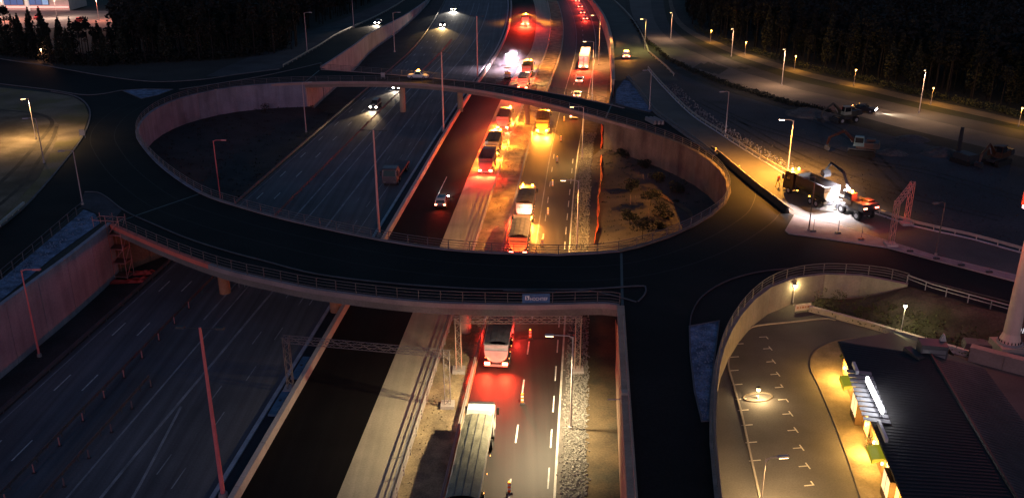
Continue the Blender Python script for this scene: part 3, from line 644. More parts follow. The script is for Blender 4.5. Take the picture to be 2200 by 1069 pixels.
# ================================================================ LAMP POSTS AND GANTRIES
E_OFF = mat('unlit_lens', (.20, .20, .19), .3, .05)
def mast(name, label, base, h, m, head='T', arm=2.0, rz=0.0, lit=0.0, col=(1, .74, .4), group=None, em=None, r=.13, angle=155, tilt=0.0, blend=.3):
    root = thing(name, label, 'lamp post', tuple(base), rz, group)
    MB().cyl((0, 0, 0), (0, 0, h), r, r * .55, 10).build('pole', m, root, smooth=False)
    MB().cyl((0, 0, 0), (0, 0, .35), r * 2.1, r * 1.8, 10).build('foot', CONC, root)
    lens = em or E_OFF
    if head == 'T':
        MB().tube([(-1.3, 0, h - .05), (1.3, 0, h - .05)], .04).build('arm', DARKM, root)
        for sx in (-1, 1):
            hd = MB().box((sx * 1.55, 0, h), (.75, .32, .14), top=(.8, .7)).build('lamp_head', DARKM, root)
            MB().box((sx * 1.55, 0, h - .085), (.6, .24, .03)).build('lens', lens, hd)
    elif head == 'arm':
        pts = [(0, 0, h - .3), (-.1, 0, h - .05), (-.4, 0, h + .08), (-arm + .3, 0, h + .1)]
        MB().tube(pts, .045).build('arm', m, root)
        hd = MB().box((-arm, 0, h + .1), (.85, .32, .13), top=(.85, .7)).build('lamp_head', m, root)
        MB().box((-arm, 0, h + .015), (.7, .26, .05)).build('lens', lens, hd)
        if lit: light('SPOT', root, (-arm, 0, h - .06), lit, col, .22, (-tilt, 0, -1), angle, blend)
    else:                                        # lantern straight on top
        hd = MB().cyl((0, 0, h - .02), (0, 0, h + .3), .13, .17, 10).build('lantern', lens, root)
        MB().cyl((0, 0, h + .3), (0, 0, h + .36), .24, .16, 10).build('cap', DARKM, hd)
        if lit: light('POINT', root, (.2, -.2, h + .05), lit, col, .1)
    return root
MASTP = mat('mast_steel_pink_glow', (.75, .42, .37), .5, .1, 1, 10); MASTR = mat('mast_steel_red_glow', (.85, .20, .20), .5, .1, 1, 10); MASTG = mat('mast_steel', (.40, .33, .34), .5, .1, 1, 10)  # red and pink glow on the masts put into their steel colour
for i, (px, py, h, lab) in enumerate([(480, 1065, 15.5, 'tall red-lit lamp mast on the median barrier at the bottom edge'), (815, 508, 15.6, 'tall pink-lit lamp mast rising behind the near bridge railing'),
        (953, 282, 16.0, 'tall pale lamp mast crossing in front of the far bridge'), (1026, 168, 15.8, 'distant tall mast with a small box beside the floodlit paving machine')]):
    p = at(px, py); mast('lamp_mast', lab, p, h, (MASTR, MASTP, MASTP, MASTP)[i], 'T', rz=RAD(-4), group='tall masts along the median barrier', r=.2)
for px, py, h, m, lab in [(85, 765, 10.0, MASTR, 'red-lit lamp pole in front of the tall pink-grey wall'), (474, 432, 9.9, MASTR, 'lamp pole tinted by red glow on the dark floor of the roundabout opening'),
        (658, 285, 10.2, MASTG, 'grey lamp pole in front of the curved bluish wall'), (660, 110, 9.8, MASTG, 'grey pole at the edge of the forest by the ramp'), (760, 60, 9.8, MASTG, 'faint distant pole beyond the ramp with a car'),
        (848, 112, 10, MASTG, 'thin pole beside the pinkish wedge wall')]:
    p = at(px, py, 0 if py > 250 else zp(240)); mast('lamp_pole', lab, p, h, m, 'arm', 1.6, rz=math.pi, group='lamp poles of the dark carriageway', r=.12)
WARM = (1, .78, .44)
for k, (y, dx, pw, lab) in enumerate([(73.0, 1.0, 9500, 'lit lamp post on the crushed stone below the near bridge'), (119, .9, 5600, 'lamp post on the crushed stone inside the roundabout opening'), (163, .8, 3800, 'lamp post with a short arm just before the far bridge'), (212, 1.0, 4500, 'lamp post behind the far bridge by the white car'), (257, 1.2, 5500, 'tall distant lamp post near the white lorry')]):
    mast('street_lamp', lab, (REDGE(y) + dx, y, 0), 9.6 if k < 3 else 13.5, STEELP, 'arm', 2.1, rz=heading(REDGE, y), lit=pw * (1 if k < 2 else 1.3 if k == 2 else 3.6), col=(WARM if k == 0 else (1, .50, .13) if k < 3 else (1, .40, .11)), em=E_WRM, group='street lamps along the crushed stone shoulder', r=.11, angle=(136 if k == 0 else 150 if k == 1 else 130), tilt=(.3 if k == 0 else .15), blend=(.7 if k < 2 else .85))
# posts along the service road, footpath and slip road
for px, py, h, pw, lab in [(1692, 372, 8.0, 5200, 'lit street lamp beside the orange slip road and the two workers')]:
    mast('street_lamp', lab, at(px, py, ZR), h, mat('lit_pole', (.7, .58, .42), .5, .08), 'arm', 1.7, rz=RAD(-6), lit=pw * 3.2, col=(1, .40, .05), em=glow('sodium_lamp', (1, .72, .4), 60), r=.1, angle=156, blend=.6, tilt=.1)
for px, py, h, lab in [(1558, 292, 7.6, 'unlit lamp post at the stony edge of the slip road'), (1737, 497, 7.0, 'dark thin pole on the pale splitter island'), (2010, 549, 6.5, 'lamp post with a round white head on the splitter island'), (1395, 236, 7.5, 'dark pole at the tip of the blue gore'), (95, 350, 7.0, 'dark leaning pole at the edge of the sandy yard'), (178, 440, 7.5, 'thin dark pole at the corner above the scaffold')]:
    mast('lamp_pole', lab, at(px, py, ZR), h, MASTG if px < 1600 else mat('dark_pole', (.10, .085, .085), .5, .1), 'arm', 1.4, rz=RAD(20), r=.09)
for i, (px, py, h) in enumerate([(1679, 184, 7.8), (1974, 243, 8.2), (1571, 122, 7), (1385, 108, 8), (1441, 84, 7.5)]):
    p = on(px, py); mast('street_lamp', ['street lamp on the service road above the dark field', 'street lamp near the grass strip towards the picture edge', 'thin street lamp at the bend of the service road', 'street lamp on the grass between ramp and service road', 'street lamp by the dark post at the far bend'][i], p, h,
        STEELP, 'arm', 1.2, rz=(RAD(60) if i != 3 else RAD(-5)), lit=(2000, 1800, 1400, 2200, 1700)[i], col=((1, .60, .34) if i != 3 else (1, .80, .22)), angle=150, blend=.6, em=E_WRM, r=.09, group='street lamps of the service road')
for i, (px, py) in enumerate([(1526, 92), (1600, 120), (1706, 152), (1834, 184), (1999, 226), (2188, 272)]):
    p = on(px, py); mast('path_lamp', ['path lamp nearest the bend of the service road', 'second path lamp from the bend at the forest edge', 'path lamp close behind the tall street lamp at the forest edge', 'path lamp above the car on the service road', 'path lamp beside the street lamp towards the picture edge', 'path lamp furthest along the footpath'][i], p, 3.2,
        STEELP, 'lantern', lit=330, col=(1, .47, .07), em=glow('path_lantern', (1, .55, .2), 2.2), r=.05, group='small lamps along the footpath')
mast('street_lamp', 'small lit lamp shining on the sandy yard', at(78, 300, ZR), 7.0, STEELP, 'arm', .8, rz=RAD(40), lit=3300, col=(1, .62, .26), em=E_WRM, r=.07, angle=160, blend=.7)
# parking lot lamps
mast('parking_lamp', 'short lit lamp on the oval kerb island in the parking lot', at(1627, 856, ZL), .85, DARKM, 'lantern', lit=300, col=(1, .66, .28), em=E_WRM, r=.06)
mast('parking_lamp', 'lamp post with two arms at the bottom of the parking lot', at(1632, 1098, ZL), 4.6, STEELP, 'arm', 1.3, rz=RAD(188), lit=1900, col=(1, .62, .24), em=E_WRM, r=.06, angle=150)
mast('parking_lamp', 'slim lit lamp in front of the curved parking wall', at(1703, 655, ZL), 2.2, WHITEP, 'lantern', lit=85, col=(1, .70, .28), em=glow('lot_lantern', (1, .8, .5), 8), r=.05)
mast('parking_lamp', 'slim white lamp on the low wall below the grass bank', at(1934, 720, ZL), 3.2, WHITEP, 'lantern', lit=110, col=(1, .86, .40), em=MATS['lot_lantern'], r=.05)
oval = [at(1628, 853, ZL) + Vector((1.35 * math.cos(t), .75 * math.sin(t) + .25 * math.cos(t), 0)) for t in [k * 2 * math.pi / 20 for k in range(20)]]
struct('oval_kerb', beam(oval, .05, .05, 0, .1, closed=True), mat('oval_kerb_stone', (.14, .12, .10), .85, .2, .8, 8))

def lattice(mb, a, b, wd, up, bays, r=.035):
    a, b = Vector(a), Vector(b); t = (b - a).normalized(); u = Vector(up); n = t.cross(u).normalized(); u = n.cross(t).normalized()
    co = [(n * sx + u * su) * wd / 2 for sx, su in ((-1, -1), (1, -1), (1, 1), (-1, 1))]
    for c in co: mb.cyl(a + c, b + c, r, n=4)
    for k in range(bays):
        p, q = a.lerp(b, k / bays), a.lerp(b, (k + 1) / bays)
        for i in range(4):
            j = (i + 1) % 4
            if k % 2: mb.cyl(p + co[i], q + co[j], r * .7, n=4)
            else: mb.cyl(p + co[j], q + co[i], r * .7, n=4)
def gantry(name, label, p0, p1, h, m, wd=.55, foot=True):
    p0, p1 = Vector(p0), Vector(p1); root = thing(name, label, 'gantry', tuple(p0))
    for p in (p0, p1):
        mb = MB(); lattice(mb, p + Vector((0, 0, .3)), p + Vector((0, 0, h)), wd, (1, 0, 0), max(6, int(h / .6)))
        lg = mb.build('leg', m, root, world=True)
        if foot: MB().box((p.x, p.y, p.z + .17), (1.3, 1.3, .34)).build('foot', CONC_P, lg, world=True)
    mb = MB(); d = (p1 - p0).normalized(); lattice(mb, p0 + Vector((0, 0, h - wd / 2)) - d * .4, p1 + Vector((0, 0, h - wd / 2)) + d * .4, wd, (0, 0, 1), int((p1 - p0).length / .65)); mb.build('beam', m, root, world=True)
    return root
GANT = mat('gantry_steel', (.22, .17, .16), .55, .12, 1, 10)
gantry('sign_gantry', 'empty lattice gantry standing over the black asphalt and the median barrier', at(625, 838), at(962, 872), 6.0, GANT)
gantry('sign_gantry', 'lit lattice gantry over the trucks close under the near bridge', at(986, 797), at(1240, 797), 6.2, mat('lit_gantry_steel', (.44, .36, .26), .55, .12, 1, 10))  # lamplight on the gantry put into a paler, warmer steel colour
gantry('sign_gantry', 'red-lit lattice portal over the slip road near the excavator', at(1913, 528, ZR), at(1946, 482, ZR), 5.6, mat('gantry_steel_red_glow', (.62, .30, .26), .55, .12, 1, 10), .5)  # red sign light on the portal put into its steel colour

# ================================================================ VEHICLES
def wheel(parent, x, y, r, wd):
    wv = MB(); wv.cyl((x - wd / 2, y, r), (x + wd / 2, y, r), r, n=14); o = wv.build('wheel', RUBBER, parent)
    MB().cyl((x - wd / 2 - .01, y, r), (x + wd / 2 + .01, y, r), r * .55, n=10).build('rim', STEEL, o); return o
def lamp_box(parent, name, c, d, m): return MB().box(c, d).build(name, m, parent)
def paint(col, name): return mat('paint_' + name, col, .35, .06, 1, 6)
def tub(y0, y1, w_=1.22, zt=3.15, zb=1.05, th=.07):
    def sec(w2, zbot):
        pts = [(-w2, zt)]
        for k in range(9):
            a = math.pi + math.pi * k / 8; pts.append((w2 * math.cos(a), zbot + (zt - .9 - zbot) * (1 + math.sin(a)) if False else zt - .95 + (zt - .95 - zbot) * math.sin(a)))
        pts.append((w2, zt)); return pts
    return sec(w_, zb), sec(w_ - th, zb + th)
def truck(label, x, y, rz, z=0.0, L=8.6, cab=(.8, .78, .74), body='tub', bodycol=(.35, .36, .36), cover=None, beacon=None, tail='red', head=0.0, tail_p=60, red_p=0, gate=None, group=None, beacon_p=160, name='tipper_truck', work=None, left=0):
    rt = thing(name, label, 'truck', (x, y, z), rz, group)
    cm = paint(cab, 'cab_%02d_%02d_%02d' % tuple(int(c * 99) for c in cab)); bm = mat('body_%02d_%02d_%02d' % tuple(int(c * 99) for c in bodycol), bodycol, .5, .15, .8, 6)
    yf, yr = L / 2, -L / 2; yc = yf - 2.15
    MB().box((0, (yr + yf) / 2, .85), (.95, L - .6, .3)).build('chassis', DARKM, rt)
    prof = [(yc, .75), (yf - .05, .55), (yf, .9), (yf - .02, 1.75), (yf - .28, 2.85), (yf - .5, 3.1), (yc + .1, 3.18), (yc, 3.05)]
    c = MB().prism(prof, -1.2, 1.2).build('cab', cm, rt)
    MB().add([(-1.05, yf - .01, 1.8), (1.05, yf - .01, 1.8), (.98, yf - .26, 2.78), (-.98, yf - .26, 2.78)], [(0, 1, 2, 3)]).build('windscreen', GLASS, c)
    for s in (-1, 1):
        MB().box((s * 1.206, yf - .95, 2.2), (.012, 1.0, .7)).build('side_window', GLASS, c)
        MB().box((s * 1.45, yf - .2, 2.25), (.22, .12, .75)).build('mirror', DARKM, c)
        lamp_box(c, 'headlight', (s * .85, yf + .0, .85), (.38, .08, .2), E_WHT if head else E_OFF)
    MB().box((0, yf - .12, 2.98), (2.3, .35, .1)).build('sun_visor', DARKM, c)
    MB().box((0, yc + .02, 2.3), (1.7, .03, .55)).build('rear_window', GLASS, c)
    MB().box((0, yc - .3, 1.7), (1.9, .3, 1.6)).build('intake', DARKM, rt)
    if head:
        light('SPOT', rt, (0, yf + .3, .95), head, (1, .9, .72), .25, (0, 1, -.13), 75, .6, 'headlight_beam')
    y0, y1 = yr + .1, yc - .5
    if body == 'tub':
        so_, si_ = tub(y0, y1); n = len(so_); mb = MB()
        vs = [(px, y0, pz) for px, pz in so_] + [(px, y1, pz) for px, pz in so_] + [(px, y0 + .05, pz) for px, pz in si_] + [(px, y1 - .05, pz) for px, pz in si_]
        fs = []
        for k in range(n - 1): fs += [(k, k + 1, n + k + 1, n + k), (2 * n + k, 3 * n + k, 3 * n + k + 1, 2 * n + k + 1)]
        fs += [(0, n, 3 * n, 2 * n), (n - 1, 3 * n - 1, 4 * n - 1, 2 * n - 1)]
        mb.add(vs, fs); d = mb.build('tipper_body', bm, rt)
        gm = gate or CHROME
        MB().add([(px, y0 - .03, pz) for px, pz in so_], [tuple(range(n))]).build('tailgate', gm, rt)
        for zz in (3.08, 2.45): MB().box((0, y0 - .06, zz), (2.3, .07, .09)).build('tailgate_rib', DARKM if gate else bm, rt)
        MB().add([(px, y1 - .02, pz) for px, pz in so_], [tuple(range(n))]).build('headboard', bm, rt)
        for s in (-1, 1): MB().box((s * 1.25, (y0 + y1) / 2, 3.13), (.1, y1 - y0, .12)).build('top_rail', bm, rt)
        MB().box((0, y1 + .45, 3.2), (2.3, .9, .06)).build('cab_shield', bm, rt)
        if cover:
            mb = MB(); K, J = 10, 14; vs = []
            for j in range(J + 1):
                for k in range(K + 1):
                    u = k / K * 2 - 1; yy = y0 + .02 + (y1 - y0 - .1) * j / J
                    vs.append((u * 1.24, yy, 3.2 + .30 * (1 - u * u) + .035 * math.sin(j * 2.1 + u * 3) + random.uniform(-.02, .02)))
            for j in range(J):
                for k in range(K): a = j * (K + 1) + k; mb.f.append((a, a + 1, a + K + 2, a + K + 1))
            mb.v = vs; cv = mb.build('cover', mat('cover_%02d_%02d_%02d' % tuple(int(q * 99) for q in cover), cover, .75, .2, 1.2, 8), rt)
            for xx in (-.62, 0, .62): MB().box((xx, (y0 + y1) / 2, 3.53 - .30 * (xx / 1.24) ** 2), (.05, y1 - y0 - .2, .05)).build('cover_seam', mat('cover_seam', (.09, .095, .11), .6, .1), cv)
        else:
            MB().box((0, (y0 + y1) / 2, 1.35), (1.6, y1 - y0 - .3, .25)).build('load', mat('load_asphalt', (.03, .028, .026), .95, .3, 2, 9), rt)
    elif body == 'box':
        MB().box((0, (y0 + y1) / 2, 2.4), (2.5, y1 - y0, 2.9)).build('box_body', bm, rt)
        MB().box((0, y0 - .03, 2.4), (2.3, .05, 2.7)).build('rear_door', WHITEP, rt)
        for s in (-1, 1): MB().box((s * .04, y0 - .07, 2.4), (.05, .04, 2.6)).build('door_bar', DARKM, rt)
    elif body == 'flat':
        MB().box((0, (y0 + y1) / 2, 1.15), (2.45, y1 - y0, .2)).build('flatbed', bm, rt)
        for k in range(9): MB().box((0, y0 + (k + .5) * (y1 - y0) / 9, 1.28), (2.4, (y1 - y0) / 9 - .05, .05)).build('plank', mat('bed_plank', (.10, .09, .10), .9, .3, 2, 8), rt)
        for k, sx in enumerate((-.7, 0, .6)): MB().box((sx, y1 - 1.2 - .2 * k, 1.7), (.45, .7, .8)).build('cargo_crate', mat('cargo', (.14, .13, .15), .7, .3), rt)
    axles = [yf - 1.35, yr + 2.6, yr + 1.35] + ([yf - 3.0] if L > 9 else []) + ([yr + 3.9] if L > 12 else [])
    for yy in axles:
        for s in (-1, 1): wheel(rt, s * 1.05, yy, .5, .34 if yy > 0 else .5)
    MB().box((0, yr + .02, .75), (2.4, .14, .22)).build('rear_bumper', mat('bumper_grey', (.20, .20, .20), .5, .1) if tail != 'dark' else DARKM, rt)
    for s in (-1, 1):
        m = {'red': E_RED, 'brake': E_REDX, 'amber': E_AMB, 'mix': (E_REDX if s < 0 else E_AMB), 'dark': E_OFF}[tail]
        lamp_box(rt, 'tail_lamp', (s * .92, yr - .06, 1.0), (.55, .07, .28), m)
        for k in range(4): lamp_box(rt, 'side_marker', (s * 1.26, yr + 1.2 + k * (L - 4) / 4, 1.0), (.04, .12, .08), E_MARK if tail != 'dark' else DARKM)
    if red_p:
        for s in (-1, 1):
            col = (1, .035, .012) if tail in ('red', 'brake') or (tail == 'mix' and s < 0) else (1, .30, .03)
            light('POINT', rt, (s * 1.0, yr - .55, .95), red_p * .9, col, .2, name='tail_glow')
            light('SPOT', rt, (s * 1.0, yr - .35, 1.15), red_p * 8.5, col, .2, (s * .15, -1, -.85), 125, .9, 'tail_glow')
    if beacon:
        for bx in beacon:
            MB().dome((bx, yf - .9, 3.2), .16, .3).build('beacon', E_AMBX, rt)
        light('SPOT', rt, (beacon[0], yf - .9, 3.8), beacon_p * 3.8, (1, .33, .03), .2, (0, 0, -1), 158, .35, 'beacon_glow')
    if left: light('SPOT', rt, (-1.5, 0, 1.5), left * 1.2, (1, .10, .015), .25, (-.6, 0, -1), 150, .6, 'added_side_glow')  # red side glow added to tint the asphalt
    if work:
        light('SPOT', rt, work[:3], work[3] * 1.1, work[4], .25, (.3, 0, -1), 155, .5, 'work_light')  # side glow added beside the truck, no work lamp is built there
    return rt
def lane(o, y): return bar(y) + o, y, heading(bar, y)
def put(label, o, y, **k): x, yy, rz = lane(o, y); return truck(label, x, yy, rz, **k)
GN = 'trucks queueing beside the right guardrail'; GM = 'trucks queueing on the black asphalt'
# queue beside the right guardrail (driving away)
rt = put('near articulated tipper with white cab and olive green tarpaulin', 19.2, 65.6, L=14.6, cab=(.85, .82, .76), bodycol=(.5, .46, .4), cover=(.26, .25, .18), tail='red', head=260, red_p=60, group=GN, name='tipper_truck', gate=mat('pale_tailgate', (.66, .6, .52), .5, .08))
rt = put('tipper with grey ribbed cover and rounded shiny tailgate under the lit gantry', 19.4, 88.6, L=9.6, cab=(.5, .48, .46), bodycol=(.22, .23, .26), cover=(.085, .09, .115), tail='brake', head=500, red_p=130, group=GN)
light('POINT', rt, (1.7, 2.2, .8), 160, (1, .03, .02), .2, name='added_side_glow'); light('POINT', rt, (-1.6, 2.2, .8), 110, (1, .03, .02), .2, name='added_side_glow')  # red glow added on both sides to tint the road
put('tipper with a yellow-lit rounded tailgate right behind the near bridge railing', 19.4, 119.4, L=9.6, cab=(.5, .3, .2), bodycol=(.3, .24, .22), cover=(.16, .12, .11), tail='brake', head=260, red_p=260, group=GN, gate=mat('tailgate_yellow_glow', (.7, .52, .16), .5, .08), work=(1.7, 3.6, 1.1, 420, (1, .32, .04)))  # yellow light on the tailgate put into its colour
put('tipper with an olive cover and two amber roof beacons in the queue', 19.3, 133.2, L=9.2, cab=(.45, .16, .08), bodycol=(.3, .26, .2), cover=(.13, .10, .05), tail='mix', head=500, red_p=330, beacon=(-.75, .75), beacon_p=520, group=GN)
put('yellow tipper with amber lamps emerging below the far bridge', 19.4, 185.0, L=9.4, cab=(.75, .45, .06), bodycol=(.72, .42, .06), cover=(.55, .33, .06), tail='amber', head=900, red_p=520, beacon=(.9,), beacon_p=700, group=GN, gate=mat('amber_tailgate', (.5, .3, .06), .5, .1))
# queue on the black asphalt
put('empty open tipper with bright brake lamps, last of the queue on black asphalt', 11.0, 156.6, L=8.2, cab=(.3, .08, .05), bodycol=(.34, .12, .08), tail='brake', red_p=240, work=(1.8, 1.5, 1.3, 420, (1, .22, .02)), left=700, group=GM, gate=mat('red_dark_tailgate', (.09, .05, .05), .6, .1))
put('tipper with olive cover and a glaring amber beacon on black asphalt', 11.0, 168.2, L=9.2, cab=(.6, .45, .25), bodycol=(.16, .13, .06), cover=(.085, .07, .03), tail='amber', red_p=190, beacon=(-.2, .9), beacon_p=900, work=(1.9, 3.2, 1.6, 1300, (1, .40, .04)), left=900, group=GM)
put('tipper with white cab roof and dark load just in front of the far bridge', 11.2, 187.5, L=9.4, cab=(.8, .74, .66), bodycol=(.32, .12, .08), tail='brake', red_p=420, beacon=(.9,), beacon_p=420, work=(1.9, 2.5, 1.6, 1500, (1, .38, .05)), left=900, group=GM)
put('tipper with pale glaring body and red tail half hidden by the far bridge', 12.2, 226.5, L=9.0, cab=(.8, .72, .6), bodycol=(.7, .6, .5), cover=(.65, .55, .42), tail='brake', red_p=900, group=GM, work=(.6, 5.2, 4.0, 900, (1, .7, .3)))
put('tipper under the strong yellow beacon next to the paving machine', 11.6, 243.0, L=9.0, cab=(.75, .5, .12), bodycol=(.5, .16, .08), cover=(.6, .42, .05), tail='red', red_p=200, beacon=(-.3, .6), beacon_p=2600, group=GM)
put('distant tipper with glowing red rear and an amber beacon ahead', 5.8, 336.0, L=9.0, cab=(.4, .1, .06), bodycol=(.35, .1, .08), tail='brake', red_p=1500, beacon=(0,), beacon_p=2200, group=GM)
x, y, rz = lane(28.6 - 3.6, 258.0)
x = REDGE(258) - 2.7
truck('long white box lorry driving away beyond the far bridge', x, 258, heading(REDGE, 258), L=17.5, cab=(.8, .8, .78), body='box', bodycol=(.85, .84, .80), tail='brake', red_p=380, head=1500, name='box_lorry')

def car(label, x, y, rz, z=0.0, col=(.7, .7, .68), head=0.0, tail=True, red_p=0, beacon=0.0, kind='saloon', group=None, name='car', glass_roof=False, hc=(1, .86, .62), roofcol=None):
    rt = thing(name, label, 'car', (x, y, z), rz, group); cm = paint(col, 'car_%02d_%02d_%02d' % tuple(int(c * 99) for c in col))
    L, W = 4.5, .9
    low = [(-2.22, .38), (-2.26, .62), (-2.18, .88), (-1.2, .96), (.75, .96), (1.75, .84), (2.2, .68), (2.25, .42), (1.9, .26), (-1.9, .26)]
    if kind == 'van': roof = [(-2.16, .9), (-2.08, 1.85), (-1.95, 1.95), (.6, 1.95), (1.45, 1.05), (1.5, .9)]
    elif kind == 'suv': roof = [(-2.12, .9), (-1.92, 1.5), (-1.6, 1.66), (.05, 1.66), (.95, .98), (1.0, .9)]
    elif kind == 'pickup': roof = [(-.75, .9), (-.62, 1.6), (-.45, 1.7), (.35, 1.7), (1.1, 1.0), (1.15, .9)]
    else: roof = [(-1.75, .9), (-1.25, 1.36), (-.9, 1.45), (.1, 1.45), (.95, .95), (1.0, .9)]
    body = MB().prism(low, -W, W).build('body', cm, rt)
    n = len(roof); vs = []
    for s in (-1, 1):
        for yy, zz in roof: t = (zz - .9) / 1.05; vs.append((s * (W - .04 - .2 * t), yy, zz))
    cab_ = MB().add(vs, [tuple(range(n - 1, -1, -1)), tuple(range(n, 2 * n))] + [(k, k + 1, n + k + 1, n + k) for k in range(n - 1)]).build('cabin', paint(roofcol, 'roof_%02d' % int(roofcol[0] * 99)) if roofcol else cm, rt)
    def gl(k, name, e=.012):
        (ya, za), (yb, zb) = roof[k], roof[k + 1]; q = []
        nn = Vector((0, zb - za, -(yb - ya))).normalized(); nn = nn if nn.z >= 0 else -nn
        if abs(nn.z) < .2 and (ya + yb) < 0: nn = Vector((0, -1, 0))
        for f, ww in ((.12, .86), (.9, .84)):
            yy, zz = ya + (yb - ya) * f, za + (zb - za) * f; t = (zz - .9) / 1.05; hw = (W - .04 - .2 * t) * ww
            q += [(-hw, yy + nn.y * e, zz + nn.z * e), (hw, yy + nn.y * e, zz + nn.z * e)]
        MB().add(q, [(0, 1, 3, 2)]).build(name, GLASS, cab_)
    gl(0, 'rear_window'); gl(n - 3 if kind in ('saloon', 'suv', 'pickup', 'van') else 3, 'windscreen')
    if glass_roof: MB().box((0, -.7, roof[2][1] + .012), (1.1, 1.5, .02)).build('roof_glass', GLASS, cab_)
    ztop = max(p[1] for p in roof); ys = [p[0] for p in roof]
    for s in (-1, 1):
        xa, xb = s * (W - .04 - .2 * .12 + .006), s * (W - .04 - .2 * ((ztop - .12 - .9) / 1.05) + .006)
        y0_, y1_ = roof[1][0] + .15, roof[-3][0] + .1
        MB().add([(xa, y0_ - .25, 1.02), (xa, y1_ + .45, 1.02), (xb, y1_, ztop - .14), (xb, y0_, ztop - .14)], [(0, 1, 2, 3)]).build('side_window', GLASS, cab_)
        for yy in (1.35, -1.35): wheel(rt, s * .8, yy, .32, .22)
        lamp_box(body, 'headlight', (s * .66, 2.22, .68), (.40, .1, .22), E_WHT if head else E_OFF)
        lamp_box(body, 'tail_lamp', (s * .68, -2.24, .78), (.34, .06, .16), (E_REDX if red_p else E_RED) if tail else E_OFF)
    MB().box((0, -2.27, .5), (1.5, .08, .14)).build('rear_bumper', cm, body)
    if head: light('SPOT', rt, (0, 2.45, .7), head * 1.6, hc, .22, (0, 1, -.12), 60, .7, 'headlight_beam')
    if red_p: light('SPOT', rt, (0, -2.5, .95), red_p * 2.5, (1, .04, .02), .2, (0, -1, -.8), 125, .9, 'tail_glow')
    if beacon:
        MB().box((0, .0, ztop + .07), (1.1, .34, .26), top=(.9, .7)).build('beacon_bar', E_AMBX, rt)
        light('POINT', rt, (0, .0, ztop + .5), beacon, (1, .40, .05), .2, name='beacon_glow')
    return rt
GC = 'cars in the queue of the motorway'
p = at(950, 440); car('white-roofed small car with red tail lamps alone on the black asphalt', p.x, p.y, heading(bar, p.y) + RAD(1), col=(.03, .03, .032), roofcol=(.6, .58, .56), red_p=40, head=900, kind='suv', glass_roof=True, hc=(.95, .95, .85))
p = at(1245, 176); car('white car between the far bridge and the white lorry', p.x, p.y, heading(REDGE, p.y), col=(.8, .78, .72), red_p=25, head=400)
p = at(1240, 208); car('pale car partly hidden by the railing of the far bridge', p.x, p.y, heading(REDGE, p.y), col=(.6, .55, .5), red_p=20, head=400)
p = at(1234, 252); car('white car driving out under the far bridge', p.x, p.y, heading(REDGE, p.y), col=(.8, .76, .72), red_p=20, head=500)
for i, (px, py) in enumerate([(1257, 43), (1251, 30), (1246, 17), (1240, 5), (1231, -3)]):
    p = at(px, py); car(['car with red tail lamps, nearest of the distant queue', 'second car of the distant red-lit queue', 'third car of the distant red-lit queue', 'fourth car of the distant red-lit queue', 'car at the top edge of the distant queue'][i], p.x, p.y, heading(REDGE, p.y), col=(.75, .6, .55), red_p=700, head=0, group=GC)
GO = 'oncoming cars with lit headlights'
for px, py, hp, col, kd, lab, hc in [(807, 232, 1700, (.05, .05, .06), 'van', 'dark van with lit headlights coming towards the pier', (1, .68, .34)), (855, 190, 900, (.2, .2, .2), 'saloon', 'car with headlights coming out from under the far bridge', (1, .8, .55)), (952, 56, 4500, (.2, .18, .15), 'saloon', 'distant car with warm yellow headlights', (1, .62, .22)), (975, 22, 4500, (.2, .2, .2), 'saloon', 'most distant oncoming car with white headlights', (1, .9, .75))]:
    p = at(px, py); car(lab, p.x, p.y, heading(bar, p.y) + math.pi, col=col, head=hp, tail=False, kind=kd, group=GO, hc=hc)
p = on(833, 52); car('oncoming car with headlights on the descending ramp', WALLL(p.y) - 4.0, p.y, heading(WALLL, p.y) + math.pi, z=zp(p.y) + .03, col=(.3, .3, .3), head=2200, tail=False, hc=(1, .8, .6))
p = at(899, 169, ZR); car('white pickup with an orange beacon parked on the far bridge', p.x, p.y, RAD(-97), z=ZR + .03, col=(.78, .76, .74), tail=False, beacon=260, kind='pickup')
p = on(1331, 125); car('service pickup with amber beacons on the rising ramp', WALLR(p.y) + 3.4, p.y, heading(WALLR, p.y), z=zp(p.y) + .03, col=(.7, .6, .5), red_p=15, beacon=750, kind='pickup')
p = on(1855, 240); car('dark car with red and white lamps on the service road', p.x, p.y, RAD(-120), z=ZR + .03, col=(.02, .02, .025), red_p=25, head=1400)
# flatbed and blue mats by the median
x, y, rz = lane(-4.3, 152.0); truck('unlit flatbed trailer with crates standing in the dark carriageway', x, y, rz + math.pi, L=11.5, cab=(.10, .09, .10), body='flat', bodycol=(.08, .07, .09), tail='dark', name='flatbed_truck')
MAT = mat('blue_mat', (.10, .20, .30), .8, .2, 1, 6)
for i, (px, py) in enumerate([(610, 868), (656, 792)]):
    p = at(px, py); yy = p.y; r_ = thing('barrier_mat', ['long blue slab beside the median barrier below the gantry foot', 'long blue slab beside the median barrier above the gantry foot'][i], 'slab', (bar(yy) - 1.05, yy, .02), heading(bar, yy), 'blue slabs by the median barrier')
    for k in range(3): MB().box((0, (k - 1) * 1.5, .14), (.85, 1.46, .24), top=(.94, .98)).build('slab_block', MAT, r_)
    MB().box((0, .3, .27), (.25, .3, .03)).build('lifting_eye', DARKM, r_)

